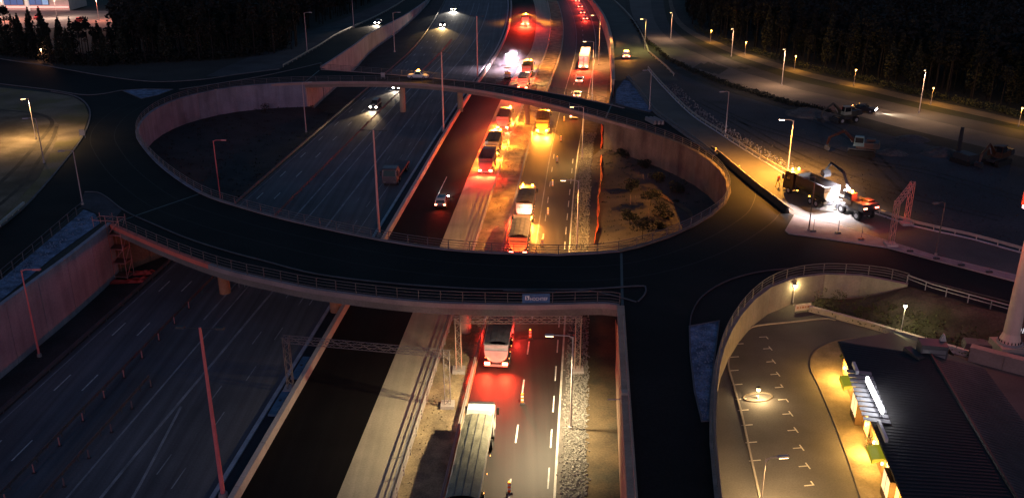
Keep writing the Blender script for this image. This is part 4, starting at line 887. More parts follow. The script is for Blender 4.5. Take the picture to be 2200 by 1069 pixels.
# ================================================================ WORK SITE MACHINES
def dir_px(a, b, z=ZR): d = at(*b, z) - at(*a, z); return -math.atan2(d.x, d.y)     # heading of something facing from a to b
slip_dir = dir_px((1790, 445), (1690, 398))
p = at(1738, 428, ZR + .05)
rt = truck('black dump truck with amber roof beacon loading on the slip road', p.x, p.y, slip_dir, z=ZR + .05, L=8.8, cab=(.035, .014, .012), body='tub', bodycol=(.014, .013, .014), tail='dark', beacon=(-.5, .5), beacon_p=700, name='dump_truck')
for k in range(2): lamp_box(rt, 'side_lamp', (-1.29, 1.0 - 2.6 * k, 1.1), (.05, .14, .12), E_AMB)
lamp_box(rt, 'side_lamp', (-1.0, 4.45, 1.1), (.2, .06, .16), E_AMB)
def excavator(label, loc, rz, body=(.20, .09, .02), lit=True, boom=((0, 1.2, 1.9), (.1, 3.6, 4.6), (.1, 6.3, 4.2), (.1, 6.9, 2.3)), wheels=True, turn=0.0, group=None, cabm=None):
    rt = thing('wheel_excavator' if wheels else 'crawler_excavator', label, 'excavator', tuple(loc), rz, group)
    bm = mat('machine_%02d_%02d_%02d' % tuple(int(c * 99) for c in body), tuple(c * (.5 if lit else .3) for c in body), .5, .15, 1, 6)
    MB().box((0, 0, .85), (1.3, 4.2, .45)).build('undercarriage', DARKM, rt)
    if wheels:
        for s in (-1, 1):
            for yy in (-1.5, 1.5): wheel(rt, s * 1.0, yy, .55, .5)
        MB().box((0, 2.5, .6), (2.4, .2, .7), top=(1, .6)).build('dozer_blade', DARKM, rt)
    else:
        for s in (-1, 1):
            MB().prism([(-2.0, .15), (-1.8, 0), (1.8, 0), (2.0, .15), (2.1, .5), (1.8, .85), (-1.8, .85), (-2.1, .5)], s * 1.05 - .28, s * 1.05 + .28).build('track', RUBBER, rt)
    MB().cyl((0, 0, 1.05), (0, 0, 1.3), .8, n=16).build('slew_ring', DARKM, rt)
    up_ = MB(); up_.box((.05, -.55, 1.75), (2.4, 3.0, .9), top=(.96, .94)); u = up_.build('superstructure', bm, rt)
    MB().prism([(-2.5, 1.35), (-2.6, 1.7), (-2.4, 2.25), (-1.6, 2.3), (-1.6, 1.35)], -1.2, 1.25).build('counterweight', DARKM, u)
    MB().box((-.72, .55, 2.35), (1.0, 1.6, 1.5), top=(.86, .82)).build('operator_cab', cabm or bm, rt)
    MB().box((-.72, 1.28, 2.55), (.8, .03, .9)).build('cab_window', GLASS, rt); MB().box((-1.2, .55, 2.55), (.03, 1.2, .8)).build('cab_window', GLASS, rt)
    MB().box((.6, -1.2, 2.35), (1.0, 1.3, .35)).build('engine_hood', bm, rt)
    for i, (a, b) in enumerate(zip(boom, boom[1:])):
        d = (Vector(b) - Vector(a)); q = MB(); wd = (.42, .34, .3)[min(i, 2)]
        q.cyl(a, b, wd * .75, wd * .5, 4); q.build(('boom', 'dipper_arm', 'quick_coupler')[min(i, 2)], DARKM if lit else bm, rt)
    a, b = Vector(boom[0]), Vector(boom[1]); MB().cyl(a + Vector((.25, .6, -.1)), a.lerp(b, .6) + Vector((.25, 0, -.2)), .08, n=6).build('ram', CHROME, rt)
    e = Vector(boom[-1]); MB().prism([(e.y - .15, e.z), (e.y + .35, e.z - .1), (e.y + .3, e.z - .7), (e.y - .35, e.z - .95), (e.y - .55, e.z - .5)], e.x - .55, e.x + .55).build('bucket', DARKM, rt)
    if lit:
        MB().dome((-.72, .4, 3.1), .17, .3).build('beacon', E_AMBX, rt); light('SPOT', rt, (-.72, .4, 3.7), 900, (1, .40, .06), .2, (0, 0, -1), 158, .4, 'beacon_glow')
        for s in (-1, 1): lamp_box(rt, 'work_lamp', (-.72 + s * .3, 1.35, 3.12), (.22, .1, .16), E_COOL)
        lamp_box(rt, 'tail_lamp', (.9, -2.62, 1.8), (.5, .06, .14), E_REDX); lamp_box(rt, 'tail_lamp', (-.9, -2.62, 1.8), (.5, .06, .14), E_REDX)
        light('POINT', rt, (.2, -1.7, 2.75), 260, (1, .08, .03), .2, name='tail_glow')
        light('SPOT', rt, (-.5, 1.6, 3.2), 7000, (1, .93, .93), .25, (.25, 1, -.75), 110, .6, 'work_light')
        light('SPOT', rt, (-1.9, 3.6, 4.4), 9000, (1, .90, .92), .25, (-.05, .0, -1), 135, .9, 'boom_light')
    return rt
p = at(1838, 462, ZR + .05)
excavator('wheeled excavator with floodlights and red rear lamps behind the dump truck', p, slip_dir, (.09, .05, .02), boom=((0, 1.0, 1.9), (.1, 3.4, 4.8), (.1, 6.0, 5.4), (.1, 6.9, 4.2)))
# machines parked in the dark field
for px, py, rz, bcol, lab, wh in [(1815, 262, 1.9, (.14, .13, .10), 'dark excavator with a pale cab parked next to the service road', True), (1850, 332, 1.2, (.22, .07, .04), 'parked excavator with red bodywork and a teal cab window', False), (2140, 352, 2.2, (.20, .07, .03), 'small orange digger parked at the edge of the dark field', False)]:
    excavator(lab, on(px, py), rz, bcol, lit=False, wheels=wh, boom=((0, 1.0, 1.9), (0, 3.0, 3.6), (0, 5.0, 2.4), (0, 5.3, 1.2)), cabm=mat('teal_cab', (.10, .20, .20), .3, .1) if px == 1850 else (mat('pale_cab', (.28, .28, .22), .4, .1) if px == 1815 else None))
p = on(2072, 350); rt = thing('piling_rig', 'dark piling rig with a short mast standing in the field', 'rig', tuple(p), .4)
MB().box((0, 0, .9), (2.2, 3.2, 1.4), top=(.9, .9)).build('body', DARKM, rt); MB().box((0, 1.5, 2.9), (.5, .5, 4.8), top=(.7, .7)).build('mast', DARKM, rt)
for s in (-1, 1): MB().box((s * 1.1, 0, .35), (.5, 3.4, .7)).build('track', RUBBER, rt)
# paving machine and roller in the floodlight
x, y, rz = lane(6.0, 257.0)
rt = thing('paving_machine', 'floodlit white paving machine on the black asphalt beyond the far bridge', 'paver', (x, y, 0), rz)
MB().box((0, 0, 1.1), (2.5, 4.4, 1.3), top=(.95, .95)).build('body', WHITEP, rt); MB().box((0, 3.2, .9), (3.0, 2.0, .9), top=(1.05, 1.05)).build('hopper', mat('hopper_grey', (.3, .3, .3), .6, .1), rt)
MB().box((0, -3.0, .5), (5.2, 1.0, .5)).build('screed', DARKM, rt); MB().box((0, -.8, 3.35), (2.7, 3.0, .1)).build('canopy', WHITEP, rt)
for sx in (-1.2, 1.2):
    for sy in (-2.1, .5): MB().cyl((sx, sy, 1.6), (sx, sy, 3.3), .05, n=6).build('canopy_post', DARKM, rt)
    MB().prism([(-2.0, .1), (2.0, .1), (2.2, .5), (1.9, .9), (-1.9, .9), (-2.2, .5)], sx - .2, sx + .2).build('track', RUBBER, rt)
for sx in (-1.2, 0, 1.2): lamp_box(rt, 'work_lamp', (sx, -2.35, 3.2), (.34, .14, .24), E_COOL); lamp_box(rt, 'work_lamp', (sx, .75, 3.2), (.3, .14, .2), E_COOL)
light('SPOT', rt, (0, -3.4, 4.2), 11000, (1, .70, .90), .35, (0, -.35, -1), 125, .8, 'work_light'); light('SPOT', rt, (0, 1.6, 4.6), 7000, (1, .70, .88), .35, (0, .2, -1), 125, .8, 'work_light')
light('SPOT', rt, (-3.2, -5, 3.4), 3000, (1, .74, .86), .35, (-.4, -.3, -1), 130, .8, 'work_light')
x, y, rz = lane(6.6, 240.0)
rt = thing('road_roller', 'small yellow road roller behind the paving machine', 'roller', (x, y, 0), rz)
MB().box((0, -.2, 1.0), (1.3, 2.0, .7), top=(.9, .9)).build('body', paint((.75, .5, .05), 'yellow'), rt); MB().box((0, -.1, 2.35), (1.3, 1.4, .08)).build('canopy', paint((.75, .5, .05), 'yellow'), rt)
for yy in (-1.2, 1.2): MB().cyl((-.65, yy, .5), (.65, yy, .5), .5, n=16).build('drum', STEEL, rt)
for sx in (-.6, .6): MB().cyl((sx, -.6, 1.3), (sx, -.6, 2.3), .04, n=5).build('canopy_post', DARKM, rt)
MB().box((0, .2, 1.4), (.5, .4, .5)).build('seat', DARKM, rt)

# ================================================================ PEOPLE
def person(label, loc, rz, stride=.25, bend=.1, arm=.3, top=(.75, .20, .03), legs=(.62, .52, .08), helmet=(.8, .8, .78), name='person'):
    me = bpy.data.meshes.new(name); f = bend
    J = {'pel': (0, 0, .95), 'spi': (0, f * .4, 1.18), 'che': (0, f, 1.40), 'nec': (0, f * 1.25, 1.53), 'hea': (0, f * 1.4 + .02, 1.66), 'cro': (0, f * 1.4 + .02, 1.77)}
    for s, k in ((-1, 'l'), (1, 'r')):
        st = s * stride
        J.update({'hip' + k: (s * .10, 0, .90), 'kne' + k: (s * .11, st * .55 + .05, .50), 'ank' + k: (s * .12, st, .09), 'toe' + k: (s * .13, st + .18, .04),
                  'sho' + k: (s * .19, f, 1.43), 'elb' + k: (s * .27, f + arm * .3 - st * .3, 1.17), 'wri' + k: (s * .24, f + arm - st * .3, 1.02), 'han' + k: (s * .23, f + arm + .07 - st * .3, .95)})
        for q in range(4): J['f%d%s' % (q, k)] = (s * (.20 + q * .022), f + arm + .12 - st * .3, .87 + (.012 if q in (0, 3) else 0))
        J['th' + k] = (s * .18, f + arm + .13 - st * .3, .95)
    names = list(J); ix = {n: i for i, n in enumerate(names)}
    E_ = [('pel', 'spi'), ('spi', 'che'), ('che', 'nec'), ('nec', 'hea'), ('hea', 'cro')]
    for k in 'lr':
        E_ += [('pel', 'hip' + k), ('hip' + k, 'kne' + k), ('kne' + k, 'ank' + k), ('ank' + k, 'toe' + k), ('che', 'sho' + k), ('sho' + k, 'elb' + k), ('elb' + k, 'wri' + k), ('wri' + k, 'han' + k), ('han' + k, 'th' + k)] + [('han' + k, 'f%d%s' % (q, k)) for q in range(4)]
    me.from_pydata([J[n] for n in names], [(ix[a], ix[b]) for a, b in E_], []); o = bpy.data.objects.new(name, me); COL.objects.link(o)
    md = o.modifiers.new('skin', 'SKIN'); sv = me.skin_vertices[0].data
    RR = {'pel': .16, 'spi': .15, 'che': .17, 'nec': .062, 'hea': .10, 'cro': .085, 'hip': .105, 'kne': .075, 'ank': .058, 'toe': .045, 'sho': .085, 'elb': .058, 'wri': .042, 'han': .036, 'f0': .009, 'f1': .009, 'f2': .009, 'f3': .009, 'th': .011}
    for i, n in enumerate(names):
        r = RR.get(n) or RR.get(n[:3]) or RR.get(n[:2]); sv[i].radius = (r, r); sv[i].use_root = (n == 'pel')
    o.modifiers.new('sub', 'SUBSURF').levels = 1
    dg = bpy.context.evaluated_depsgraph_get(); ne = bpy.data.meshes.new_from_object(o.evaluated_get(dg)); o.modifiers.clear(); o.data = ne
    for m_ in (mat('skin', (.42, .26, .18), .6, .1), mat('hivis_%d' % int(top[0] * 99 + top[1] * 999), top, .7, .1), mat('hivis_legs_%d' % int(legs[1] * 999), legs, .7, .1), DARKM): ne.materials.append(m_)
    for pl in ne.polygons:
        c = pl.center; pl.use_smooth = True
        pl.material_index = 3 if c.z < .13 else (2 if c.z < .95 and abs(c.x) < .18 else (0 if c.z > 1.50 or (c.z < 1.03 and abs(c.x) > .18) else 1))
    o.location = loc; o.rotation_euler = (0, 0, rz); tag(o, label, 'person', kind='thing')
    hy = J['hea'][1]; MB().dome((0, hy, 1.70), .145, .16, 12, 4).build('helmet', mat('helmet_%d' % int(helmet[2] * 99), helmet, .4, .05), o)
    MB().box((0, hy + .12, 1.69), (.2, .14, .02)).build('helmet_peak', MATS['helmet_%d' % int(helmet[2] * 99)], o)
    for s in (-1, 1): MB().box((s * .035, hy + .10, 1.655), (.022, .02, .012)).build('eye', DARKM, o)
    MB().box((0, hy + .112, 1.63), (.025, .04, .04), top=(.6, .5)).build('nose', MATS['skin'], o)
    z_ = MB().cyl((0, J['spi'][1], 1.14), (0, J['spi'][1], 1.19), .178, n=12).build('reflective_band', mat('reflective', (.85, .85, .8), .3, .05), o)
    return o
person('worker in orange jacket walking beside the slip road kerb', at(1670, 401, ZR + .04), RAD(-60), .3, .12, .25, (.85, .16, .03), (.7, .62, .08))
person('worker in pale yellow suit next to the worker in orange', at(1684, 403, ZR + .04), RAD(150), .12, .05, .35, (.8, .78, .30), (.72, .66, .35))
p = at(1061, 140); person('worker standing at the median barrier in the floodlight', p, RAD(-70), .1, .05, .3, (.8, .75, .5), (.6, .6, .5))

# ================================================================ BARRIERS, CONES, BANNER, SCAFFOLD
bb = smooth_path([at(x, y, ZR) for x, y in [(1528, 326), (1545, 338), (1620, 402), (1660, 433), (1702, 467)]], 5)
rt = thing('water_barrier', 'long black plastic work barrier along the orange-lit slip road', 'barrier', tuple(bb[0]))
PB = resample(bb, 2.0); BLK = mat('black_plastic', (.010, .010, .012), .5, .2, 2, 8)
for a, b in zip(PB, PB[1:]):
    t = (b - a).normalized(); n = Vector((-t.y, t.x, 0)); vs = []
    for q in (a + t * .02, b - t * .02):
        for wx, z in ((-.28, .03), (-.1, .9), (.1, .9), (.28, .03)): vs.append(q + n * wx + Vector((0, 0, z)))
    MB().add(vs, [(0, 1, 2, 3), (7, 6, 5, 4), (0, 4, 5, 1), (1, 5, 6, 2), (2, 6, 7, 3), (3, 7, 4, 0)]).build('barrier_block', BLK, rt, world=True)
beam([q + Vector((0, 0, .9)) for q in bb], .07, .03, .0, .08).build('top_rail', mat('barrier_rail', (.55, .45, .32), .6, .1), rt, world=True)
E_ORNG = mat('orange_plastic', (.85, .22, .02), .5, .1, 2, 8)
def marker(px, py, z, lab, rz=0.0, s=1.0):
    r_ = thing('marker_beacon', lab, 'road marker', tuple(at(px, py, z)), rz, 'orange markers between the lanes')
    MB().box((0, 0, .06), (.55, .42, .12), top=(.8, .8)).build('foot', DARKM, r_)
    for k in range(5): MB().box((0, 0, .22 + k * .19 * s), (.27, .06, .185 * s)).build('stripe', E_ORNG if k % 2 == 0 else WHITEP, r_)
    MB().box((0, 0, .18 + 5 * .19 * s), (.2, .12, .12), top=(.6, .6)).build('lamp', glow('marker_lamp', (1, .42, .05), 3), r_)
for i, (px, py) in enumerate([(1094, 1058), (1122, 866), (1139, 727), (1165, 529), (1177, 462), (1187, 401), (1197, 349), (1205, 304), (1212, 262)]):
    marker(px, py, .02, ['orange marker at the bottom edge beside the tarpaulin truck', 'orange marker level with the white cab', 'orange marker just below the near bridge', 'orange marker beside the yellow-lit tailgate', 'second orange marker above the near bridge railing', 'third orange marker above the near bridge railing', 'fourth orange marker above the near bridge railing', 'orange marker at the change of asphalt', 'orange marker just under the far bridge'][i], RAD(5))
marker(1537, 333, ZR + .05, 'orange marker at the start of the black work barrier'); marker(1587, 372, ZR + .05, 'orange marker behind the middle of the black work barrier')
# blue banner on the near bridge railing
def near(path, x): return min(path, key=lambda q: abs(q.x - x))
ax, bx = at(1122, 654, ZR).x, at(1181, 654, ZR).x
pa, pb = near(outer_front, ax), near(outer_front, bx); pa = Vector((ax, pa.y, 0)); pb = Vector((bx, pb.y, 0)); t = (pb - pa).normalized(); L_ = (pb - pa).length
rt = thing('banner', 'blue contractor banner with white lettering on the near bridge railing', 'banner', (pa.x, pa.y - .16, ZR + .28), math.atan2(t.y, t.x))
MB().box((L_ / 2, 0, .55), (L_, .03, 1.0)).build('cloth', mat('banner_blue', (.03, .10, .26), .7, .1, 2, 8), rt)
tc = bpy.data.curves.new('lettering', 'FONT'); tc.body = 'HOCHTIEF'; tc.size = .48; tc.extrude = .004; tc.align_x = 'LEFT'
BW = mat('banner_white', (.8, .8, .8), .7, .05); tmp = bpy.data.objects.new('lettering', tc); COL.objects.link(tmp)
lm = bpy.data.meshes.new_from_object(tmp.evaluated_get(bpy.context.evaluated_depsgraph_get())); bpy.data.objects.remove(tmp); lm.materials.clear(); lm.materials.append(BW)
o = bpy.data.objects.new('lettering', lm); COL.objects.link(o); o.parent = rt; o.location = (.78, -.022, .32); o.rotation_euler = (RAD(90), 0, 0); o.scale = (.78, 1, 1)
MB().box((.50, -.02, .62), (.42, .012, .42)).build('emblem', BW, rt); MB().box((.50, -.028, .56), (.2, .012, .2)).build('emblem_inset', MATS['banner_blue'], rt)
MB().box((.44, -.028, .74), (.16, .012, .1)).build('emblem_inset', MATS['banner_blue'], rt)
# scaffold at the left abutment
SCF = mat('scaffold_tube', (.55, .22, .2), .5, .1); c0 = at(262, 600); rt = thing('scaffold_tower', 'red-lit scaffold tower with diagonal braces at the corner of the tall wall', 'scaffold', (c0.x, c0.y, 0), RAD(-8))  # red light on tubes and planks put into their colours
def sub(name, a, b, r=.045, m=SCF): MB().cyl(a, b, r, n=5).build(name, m, rt)
for ix_ in range(3):
    for iy in range(2): sub('standard', (ix_ * 1.7 - 2.6, iy * 1.6, 0), (ix_ * 1.7 - 2.6, iy * 1.6, 8.4))
for lv in range(5):
    zz = .3 + lv * 1.9
    for iy in range(2): sub('ledger', (-2.7, iy * 1.6, zz), (.9, iy * 1.6, zz))
    for ix_ in range(3): sub('transom', (ix_ * 1.7 - 2.6, 0, zz), (ix_ * 1.7 - 2.6, 1.6, zz))
    if lv < 4:
        sub('brace', (-2.6 + 1.7 * (lv % 2), -.06, zz), (-.9 + 1.7 * (lv % 2), -.06, zz + 1.9)); sub('brace', (.8, -.02, zz), (.8, 1.62, zz + 1.9))
        for k in range(3): MB().box((-.9, .25 + k * .52, zz + .08), (3.3, .48, .05)).build('plank', mat('scaffold_plank', (.22, .08, .06), .85, .2), rt)
for px, py, s, lab in [(275, 606, 1.0, 'crumpled red tarpaulin at the foot of the scaffold'), (298, 590, .8, 'second crumpled red tarpaulin nearer the near bridge')]:
    c = at(px, py); mb = MB(); vs = []; K = 8
    for i in range(K + 1):
        for j in range(K + 1): vs.append((c.x + (i / K - .5) * 4.6 * s, c.y + (j / K - .5) * 1.5 * s + i * .08, .03 + (random.uniform(.0, .42) if 0 < i < K and 0 < j < K else 0)))
    for i in range(K):
        for j in range(K): a = i * (K + 1) + j; mb.f.append((a, a + 1, a + K + 2, a + K + 1))
    mb.v = vs; tag(mb.build('tarpaulin', mat('red_tarpaulin', (.40, .03, .02), .6, .2, 2, 8)), lab, 'tarpaulin', kind='thing')
# orange mesh fence across the planted ground
mp = smooth_path([at(x, y) + Vector((0, 0, .05)) for x, y in [(1276, 527), (1283, 480), (1284, 430), (1290, 390), (1289, 340), (1292, 300), (1291, 268)]], 6)
rt = thing('mesh_fence', 'bright orange mesh fence running across the planted ground', 'fence', tuple(mp[0]))
mb = MB(); vs = []
for i, q in enumerate(mp): dx = .12 * math.sin(i * 1.3); vs += [(q.x + dx, q.y, .05), (q.x - dx * .6 + .05, q.y, .5 + .12 * math.sin(i * .9)), (q.x + .22 - dx, q.y, .9 + .15 * math.sin(i * .7))]
for i in range(len(mp) - 1): a = 3 * i; mb.f += [(a, a + 1, a + 4, a + 3), (a + 1, a + 2, a + 5, a + 4)]
mb.v = vs; mb.build('mesh', mat('orange_mesh', (.72, .10, .02), .7, .2, 2, 8), rt, world=True)
for q in resample(mp, 3.0): MB().cyl((q.x + .1, q.y, 0), (q.x + .1, q.y, 1.1), .03, n=5).build('stake', DARKM, rt, world=True)
# site fence posts on the splitter island, folded signs, small boxes
for i, (px, py) in enumerate([(1747, 497), (1800, 501), (1850, 514), (1955, 540), (2012, 556), (2065, 570), (2125, 585)]):
    q = at(px, py, ZR + .12); r_ = thing('fence_post', ['site fence post beside the dark pole on the splitter island', 'second site fence post on the splitter island', 'third site fence post on the splitter island', 'site fence post just past the red portal', 'site fence post beside the round-headed lamp', 'sixth site fence post on the splitter island', 'last site fence post towards the pylon'][i], 'post', tuple(q), 0, 'site fence posts on the splitter island')
    MB().cyl((0, 0, .1), (0, 0, 1.7 if i < 3 else .5), .035, n=6).build('tube', mat('site_post', (.2, .16, .16), .5, .1), r_); MB().box((0, 0, .08), (.7, .25, .15)).build('foot', DARKM, r_)
for px, py, z, lab in [(178, 296, ZR, 'small pale sign frame at the edge of the sandy yard'), (334 + 489, 170, ZR, 'small white box on the far bridge')]:
    q = at(px, py, z + .02); r_ = thing('site_sign', lab, 'sign', tuple(q), .1)
    MB().box((0, 0, .9), (.9, .06, 1.0)).build('board', mat('sign_grey', (.30, .30, .33), .5, .1), r_)
    for s in (-1, 1): MB().cyl((s * .4, 0, 0), (s * .4, 0, 1.45), .04, n=6).build('leg', STEEL, r_)
for i, (px, py) in enumerate([(1407, 268), (1416, 268), (1424, 268)]):
    q = at(px, py, ZR + .03); r_ = tag(MB().add([], []).box((0, 1.8, .35), (.5, 3.6, .7), top=(.7, 1)).build('concrete_block', mat('block_grey', (.26, .24, .24), .85, .1)), ['long concrete block on the ring road, first of three', 'long concrete block on the ring road, middle of three', 'long concrete block on the ring road, last of three'][i], 'block', 'concrete blocks by the blue gore', 'thing'); r_.location = q; r_.rotation_euler = (0, 0, RAD(18))
for i, (px, py) in enumerate([(520, 617), (584, 622)]):
    q = at(px, py); r_ = thing('warning_sign', ['red warning triangle under the near bridge beside the orange pier', 'red warning sign further right under the near bridge'][i], 'sign', tuple(q), 0)
    MB().prismy([(-.55, 1.0), (.55, 1.0), (0, 1.95)], -.02, .02).build('board', mat('sign_red', (.7, .08, .04), .5, .05), r_); MB().prismy([(-.3, 1.13), (.3, 1.13), (0, 1.66)], -.03, -.021).build('face', mat('sign_yellow', (.25, .13, .03), .5, .05), r_)
    for s in (-1, 1): MB().cyl((s * .35, 0, 0), (s * .35, 0, 1.0), .03, n=5).build('leg', STEEL, r_)
ORD = ['first', 'second', 'third', 'fourth', 'fifth', 'sixth', 'seventh', 'eighth', 'ninth', 'tenth', 'eleventh', 'twelfth', 'thirteenth', 'fourteenth']
DEL = mat('delineator', (.35, .16, .16), .6, .1)
for i in range(11):
    y = 58 + i * 4.1; r_ = thing('marker_post', ORD[i] + ' reddish marker post from the bottom edge along the central guardrail', 'post', (off(-18.6)(y), y, 0), 0, 'marker posts along the central guardrail')
    MB().box((0, 0, .45), (.12, .05, .9)).build('blade', DEL, r_); MB().box((0, 0, .05), (.3, .2, .1)).build('foot', DARKM, r_)
for i in range(8):
    y = 52 + i * 4.1; r_ = thing('marker_post', ORD[i] + ' dark marker post from the bottom edge along the short guardrail', 'post', (off(-15.0)(y), y, 0), 0, 'marker posts along the short guardrail')
    MB().box((0, 0, .45), (.12, .05, .9)).build('blade', mat('delineator_dim', (.14, .10, .11), .6, .1), r_); MB().box((0, 0, .05), (.3, .2, .1)).build('foot', DARKM, r_)
q = at(1331, 905, ZR); r_ = thing('control_box', 'small pale control cabinet mounted at the top of the motorway wall', 'cabinet', (WALLR(67) - .1, 67, ZR - .4), 0)
MB().box((0, 0, .5), (.6, .7, 1.0), top=(.95, .95)).build('housing', mat('cabinet_beige', (.5, .42, .34), .5, .08), r_); MB().box((0, -.36, .5), (.45, .02, .8)).build('door', mat('cabinet_door', (.42, .36, .3), .5, .05), r_); MB().cyl((-.3, 0, .2), (-1.4, 0, .2), .05, n=6).build('bracket', STEELP, r_)

# ================================================================ RESTAURANT AND PYLON SIGN
nw = Vector((30.3, 76.2)); sw = Vector((25.2, 39.0)); ne_ = Vector((41.5, 71.2)); se = Vector((37.4, 36.0)); nt_ = Vector((36.0, 77.8))
ZE, ZT = 7.5, 9.5
rt = thing('restaurant', 'low restaurant with a dark ribbed roof and glowing yellow windows', 'building', (30, 58, ZL))
ROOF = mat('roof_sheet_shaded', (.010, .010, .013), .6, .25, .5, 4, streak=.2); ROOF2 = mat('roof_sheet_lit', (.050, .044, .050), .65, .25, .5, 4, streak=.2)  # unlit and lit look of the planes put into two roof colours
r0, r1 = Vector((35.9, 69.8, ZT)), Vector((31.4, 37.5, ZT))
def roofpart(name, pts, m, thick=.18):
    n = len(pts); mb = MB(); mb.add([tuple(p) for p in pts] + [(p[0], p[1], p[2] - thick) for p in pts], [tuple(range(n)), tuple(range(2 * n - 1, n - 1, -1))] + [(k, (k + 1) % n, n + (k + 1) % n, n + k) for k in range(n)]); return mb.build(name, m, rt, world=True)
def V3(p, z): return Vector((p.x, p.y, z))
W_ = roofpart('roof_plane', [V3(nw, ZE), V3(sw, ZE), r1, r0], ROOF); E2 = roofpart('roof_plane', [V3(ne_, ZE), r0, r1, V3(se, ZE)], ROOF2)
roofpart('roof_plane', [V3(nt_, ZE + .15), V3(nw, ZE + .004), r0 + Vector((0, .003, .003))], ROOF); roofpart('roof_plane', [V3(ne_, ZE + .004), V3(nt_, ZE + .15), r0 + Vector((.003, .003, .003))], ROOF)
def seams(plane, e0, e1, q0, q1, n, m):
    mb = MB()
    for k in range(1, n):
        a, b = e0.lerp(e1, k / n), q0.lerp(q1, k / n); mb.cyl(a + Vector((0, 0, .01)), b + Vector((0, 0, .01)), .03, n=4, caps=False)
    tag(mb.build('roof_seams', m, plane, world=True), kind='stuff')
seams(W_, V3(nw, ZE), V3(sw, ZE), r0, r1, 84, ROOF); seams(E2, V3(ne_, ZE), V3(se, ZE), r0, r1, 84, ROOF2)
MB().cyl(r0 + Vector((0, 0, .05)), r1 + Vector((0, 0, .05)), .14, n=6).build('ridge_cap', ROOF, rt, world=True)
gd = (sw - nw).normalized(); gn = Vector((gd.y, -gd.x)); gn = gn if gn.x < 0 else -gn            # along the facade and out from it
fa = nw - gn * .75 - Vector((0, .4)) * 0; fb = sw - gn * .75
WALLM = mat('timber_wall', (.16, .085, .04), .8, .25, .8, 6)
def facade(t): return fa.lerp(fb, t)
LEN = (fb - fa).length; rzf = math.atan2(gd.y, gd.x)
mb = MB(); c = facade(.5); ew = 10.2
quad = [fa, fb, fb - gn * ew, fa - gn * (ew - 1)]
mb.add([(q.x, q.y, ZL) for q in quad] + [(q.x, q.y, ZE - .15) for q in quad], [(0, 1, 5, 4), (1, 2, 6, 5), (2, 3, 7, 6), (3, 0, 4, 7)]); mb.build('wall', WALLM, rt, world=True)
WIN = glow('window_glow', (1, .56, .16), 1.6); WIN2 = glow('window_glow_bright', (1, .66, .25), 2.6)
def fbox(name, t, out, z, d, m, parent=None): p_ = facade(t) + gn * out; return MB().box((p_.x, p_.y, z), d, rzf).build(name, m, parent or rt, world=True)
# facade runs from the far corner (0) towards the bottom of the picture (1)
for t, wd, out, z in [(.285, 1.5, .05, 5.4), (.475, 1.4, .05, 5.3), (.545, 1.0, .05, 5.3), (.61, 1.6, .05, 5.4), (.67, 1.6, .05, 5.4), (.73, 1.5, .05, 5.4), (.80, 1.6, .05, 5.4), (.88, 1.6, .05, 5.4)]:
    fr = fbox('window', t, out, z, (wd, .08, 2.0), mat('window_frame', (.10, .06, .03), .6, .1))
    for s in (-1, 1): p_ = facade(t) + gn * (out + .05) + gd * s * wd * .235; MB().box((p_.x, p_.y, z), (wd * .42, .04, 1.85), rzf).build('pane', WIN2 if t > .58 else WIN, fr, world=True)
for t in (.20, .50):                                       # projecting bays with lit posters
    b = fbox('bay', t + .012, .3, ZL + 1.15, (1.9, .6, 2.3), mat('bay_timber', (.07, .04, .022), .8, .25, .8, 6))
    for k in (-1, 1): p_ = facade(t + .012) + gn * .615 + gd * k * .46; MB().box((p_.x, p_.y, ZL + 1.5), (.75, .03, 1.5), rzf).build('poster', glow('poster_light', (1, .66, .34), 1.1), b, world=True)
for t in (.165, .455):                                     # awnings, lamplight on the cloth given as its own glow
    a0, a1 = facade(t) - gd * .95, facade(t) + gd * .95; mb = MB()
    v = [(a0, .05, 7.0), (a1, .05, 7.0), (a1, 1.45, 6.75), (a0, 1.45, 6.75), (a1, 1.47, 6.35), (a0, 1.47, 6.35)]
    vs = [((q + gn * o_).x, (q + gn * o_).y, z) for q, o_, z in v]
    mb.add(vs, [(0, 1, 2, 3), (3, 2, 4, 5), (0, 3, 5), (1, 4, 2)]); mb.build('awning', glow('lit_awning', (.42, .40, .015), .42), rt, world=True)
def wall_lamp(t, out, z, pw, col=(1, .52, .10)):
    o_ = fbox('wall_lamp', t, out, z, (.12, .12, .22), E_WRM); p_ = facade(t) + gn * (out + .55); light('POINT', rt, Vector((p_.x, p_.y, z)) - Vector(rt.location), pw, col, .15)
wall_lamp(.03, .12, 5.35, 520); wall_lamp(.10, .12, 5.1, 140); wall_lamp(.28, .12, 5.2, 120); wall_lamp(.355, .12, 5.3, 560); wall_lamp(.43, .12, 5.2, 90); wall_lamp(.57, .12, 5.4, 230); wall_lamp(.68, .12, 5.4, 260); wall_lamp(.80, .12, 5.4, 260); wall_lamp(.92, .12, 5.4, 120)
